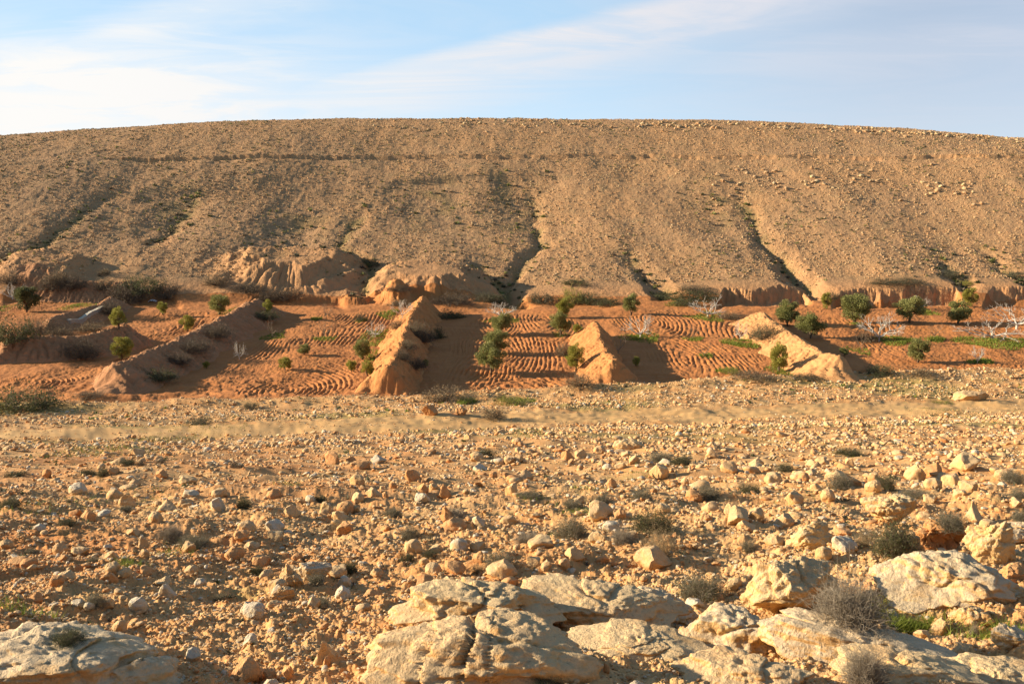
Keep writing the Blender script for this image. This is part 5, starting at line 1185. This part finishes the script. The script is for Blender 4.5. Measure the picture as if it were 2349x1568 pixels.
# ------------------------------------------------------------------ the low stone wall and the scrap of plastic at left
def wall():
    a, b = [at(*fr(1, *p), lift=2.1, H=land) for p in ((455, 597), (690, 530))]
    d = b - a; L = np.hypot(*d); d /= L; nrm = np.array([-d[1], d[0]]); nx, nz = 60, 12
    s = np.linspace(0, L, nx); rows = []
    prof = [(-.35, -1.6), (-.35, .1), (-.34, .2), (-.33, .4), (-.30, .47), (-.2, .5), (.2, .5), (.3, .47), (.33, .3), (.35, -1.6)]
    V = []; e = np.minimum(1, np.minimum(np.arange(nx), np.arange(nx)[::-1]) / 1.0)      # both ends closed
    top = []
    for x_, y_ in zip(a[0] + d[0] * s, a[1] + d[1] * s):
        h_ = SOLID.ray_cast(Vector((x_, y_, 60)), Vector((0, 0, -1))); g_ = landz(x_, y_); top.append(max(g_, h_[0].z) if h_[0] is not None else g_)
    top = np.convolve(np.pad(np.array(top), 6, mode='edge'), np.ones(13) / 13, mode='valid') - .18
    for o_, zz_ in prof:
        j = .06 * perlin2(s * 2.2, s * 0 + zz_ * 3 + o_, 71) + .03 * perlin2(s * 6, s * 0 + zz_ * 7, 72)
        V.append(np.stack([a[0] + d[0] * s + nrm[0] * (o_ * e + j), a[1] + d[1] * s + nrm[1] * (o_ * e + j), top + zz_ + j], 1))
    n = len(prof); V = np.concatenate(V); i = np.arange(n * nx).reshape(n, nx)
    Fq = np.stack([i[:-1, :-1], i[:-1, 1:], i[1:, 1:], i[1:, :-1]], -1).reshape(-1, 4)
    m, q = new_mat('dry_stone'); pos = q.node('ShaderNodeNewGeometry').outputs['Position']; vo = q.node('ShaderNodeTexVoronoi', {'Vector': pos, 'Scale': 2.6})
    c = q.mix(q.smooth(vo.outputs['Distance'], .05, .35), (.46, .40, .32), (.36, .29, .22)); finish(q, c, .95, vo.outputs['Distance'], .05, .8)
    root = empty('stone_wall', (0, 0, 0)); tag(root, 'low stone terrace wall with a pale flat top at left', 'wall')
    me = np_mesh('wall_face', V, Fq); link('wall_face', me, m, root)
    cv = []
    for o_, zz_ in ((-.28, .50), (-.28, .6), (.28, .6), (.28, .50)):
        cv.append(np.stack([a[0] + d[0] * s + nrm[0] * o_ * e, a[1] + d[1] * s + nrm[1] * o_ * e, top + zz_ + .02 * perlin2(s * 3, s * 0 + zz_ + o_, 73)], 1))
    cv = np.concatenate(cv); i = np.arange(4 * nx).reshape(4, nx); Fq = np.concatenate([np.stack([i[k, :-1], i[k, 1:], i[(k + 1) % 4, 1:], i[(k + 1) % 4, :-1]], -1) for k in range(4)])
    link('coping', np_mesh('coping', cv, Fq), earth_mat('pale_coping', (.62, .56, .44), (.55, .48, .36), (.66, .61, .5)), root)
wall()
def scrap():
    px, py, pz = spot(1, 1030, 512); g = np.linspace(-1, 1, 13); X, Y = np.meshgrid(g, g); r = 1 - .25 * np.abs(perlin2(X * 1.5, Y * 1.5, 81))
    Z = .32 * (1 - X ** 2) * (1 - .6 * Y ** 2) + .16 * fbm2(X * 2, Y * 2, 3, .6, 82); i = np.arange(169).reshape(13, 13)
    V = np.stack([X * .75 * r, Y * .5 * r, Z], -1).reshape(-1, 3); Fq = np.stack([i[:-1, :-1], i[:-1, 1:], i[1:, 1:], i[1:, :-1]], -1).reshape(-1, 4)
    m, q = new_mat('white_plastic'); pos = q.node('ShaderNodeNewGeometry').outputs['Position']
    finish(q, q.mix(q.noise(pos, 6, 3), (.74, .74, .76), (.82, .82, .82)), .5)
    o = link('plastic_sheet', np_mesh('plastic_sheet', V, Fq, True), m); o.location = (px, py, pz + .02); s = o.modifiers.new('thickness', 'SOLIDIFY'); s.thickness = .01
    tag(o, 'crumpled white scrap of plastic on the ground below the dark bush clump', 'plastic scrap')
scrap()

# ------------------------------------------------------------------ labels that tell the stones apart
LM = [('the track', None), ('the bottom left outcrop', fr(4, 500, 1350)), ('the long grey-topped rock', fr(4, 2080, 850)), ('the cracked boulder', fr(5, 1000, 1250)), ('the wide whitish slab', fr(5, 1750, 1000)),
      ('the broad grey-crusted ledge', fr(6, 400, 1250)), ('the long low ledge', fr(6, 1200, 1300)), ('the big grey twig bush', fr(6, 1170, 950)), ('the tall rugged outcrop', fr(6, 780, 880)), ('the large whitish-grey slab', fr(6, 1800, 870)),
      ('the hollowed boulder', fr(6, 1775, 590)), ('the upright block', fr(6, 2090, 620)), ('the big cream boulder', fr(6, 1435, 410)), ('the pointed cream boulder', fr(6, 912, 580)), ('the straw-coloured shrub', fr(5, 2230, 630)),
      ('the largest green shrub', fr(5, 2190, 480)), ('the large lone grey-green shrub', fr(5, 1640, 520)), ('the spiky shrub at centre', fr(5, 1160, 720)), ('the pair of twiggy shrubs', fr(4, 1230, 600)), ('the bedrock hump on the crest', fr(2, 2030, 1470)),
      ('the three-tuft row at left', fr(4, 950, 80)), ('the left-edge dark shrub', fr(4, 72, 350)), ('the lone dark cushion shrub', fr(4, 450, 475)), ('the dark shrub near the centre crest', fr(5, 1060, 20)), ('the blue-grey crest shrub', fr(5, 2235, 45)),
      ('the right-edge blue-grey shrub', fr(6, 2270, 170)), ('the dark tuft left of centre', fr(5, 145, 775)), ('the bottom edge twig bush', fr(6, 1265, 1420)), ('the flat-stone dark shrub', fr(4, 2150, 315)), ('the round bush by the rugged outcrop', fr(6, 190, 900))]
KW = {'angular': 'angular', 'rounded': 'rounded', 'flat': 'flat', 'pointed': 'pointed'}
groups_ = {}
for o, u, v, px, kd, cl, lab in STONES:
    best = min(LM[1:], key=lambda l: math.hypot((l[1][0] - u), (l[1][1] - v) * 1.5)); du, dv = u - best[1][0], v - best[1][1]
    dist = math.hypot(du, dv)
    if abs(dv) > abs(du) * .8: rel = 'below' if dv > 0 else 'above'
    else: rel = 'right of' if du > 0 else 'left of'
    near_ = 'just ' if dist < 70 else 'well ' if dist > 190 else ''
    size = 'large' if px > 44 else 'medium' if px > 30 else 'small'
    groups_.setdefault(f"{size} {KW[kd]} {cl} stone {near_}{rel} {best[0]}", []).append((u, v, o))
ORD = ['', 'second ', 'third ', 'fourth ', 'fifth ', 'sixth ', 'seventh ']
for lab, lst in groups_.items():
    if len(lst) == 1: lst[0][2]['label'] = lab; continue
    us = [a[0] for a in lst]; vs = [a[1] for a in lst]
    if max(us) - min(us) >= max(vs) - min(vs):
        lst.sort(key=lambda a: a[0]); nm = ('leftmost', 'rightmost', 'from left')
    else:
        lst.sort(key=lambda a: -a[1]); nm = ('nearest', 'farthest', 'nearest')
    n = len(lst)
    for i, (_, _, o) in enumerate(lst):
        w = nm[0] if i == 0 else nm[1] if i == n - 1 else (ORD[min(i, 6)] + nm[2])
        o['label'] = f"{lab}, {w} of {n}" if n > 1 else lab
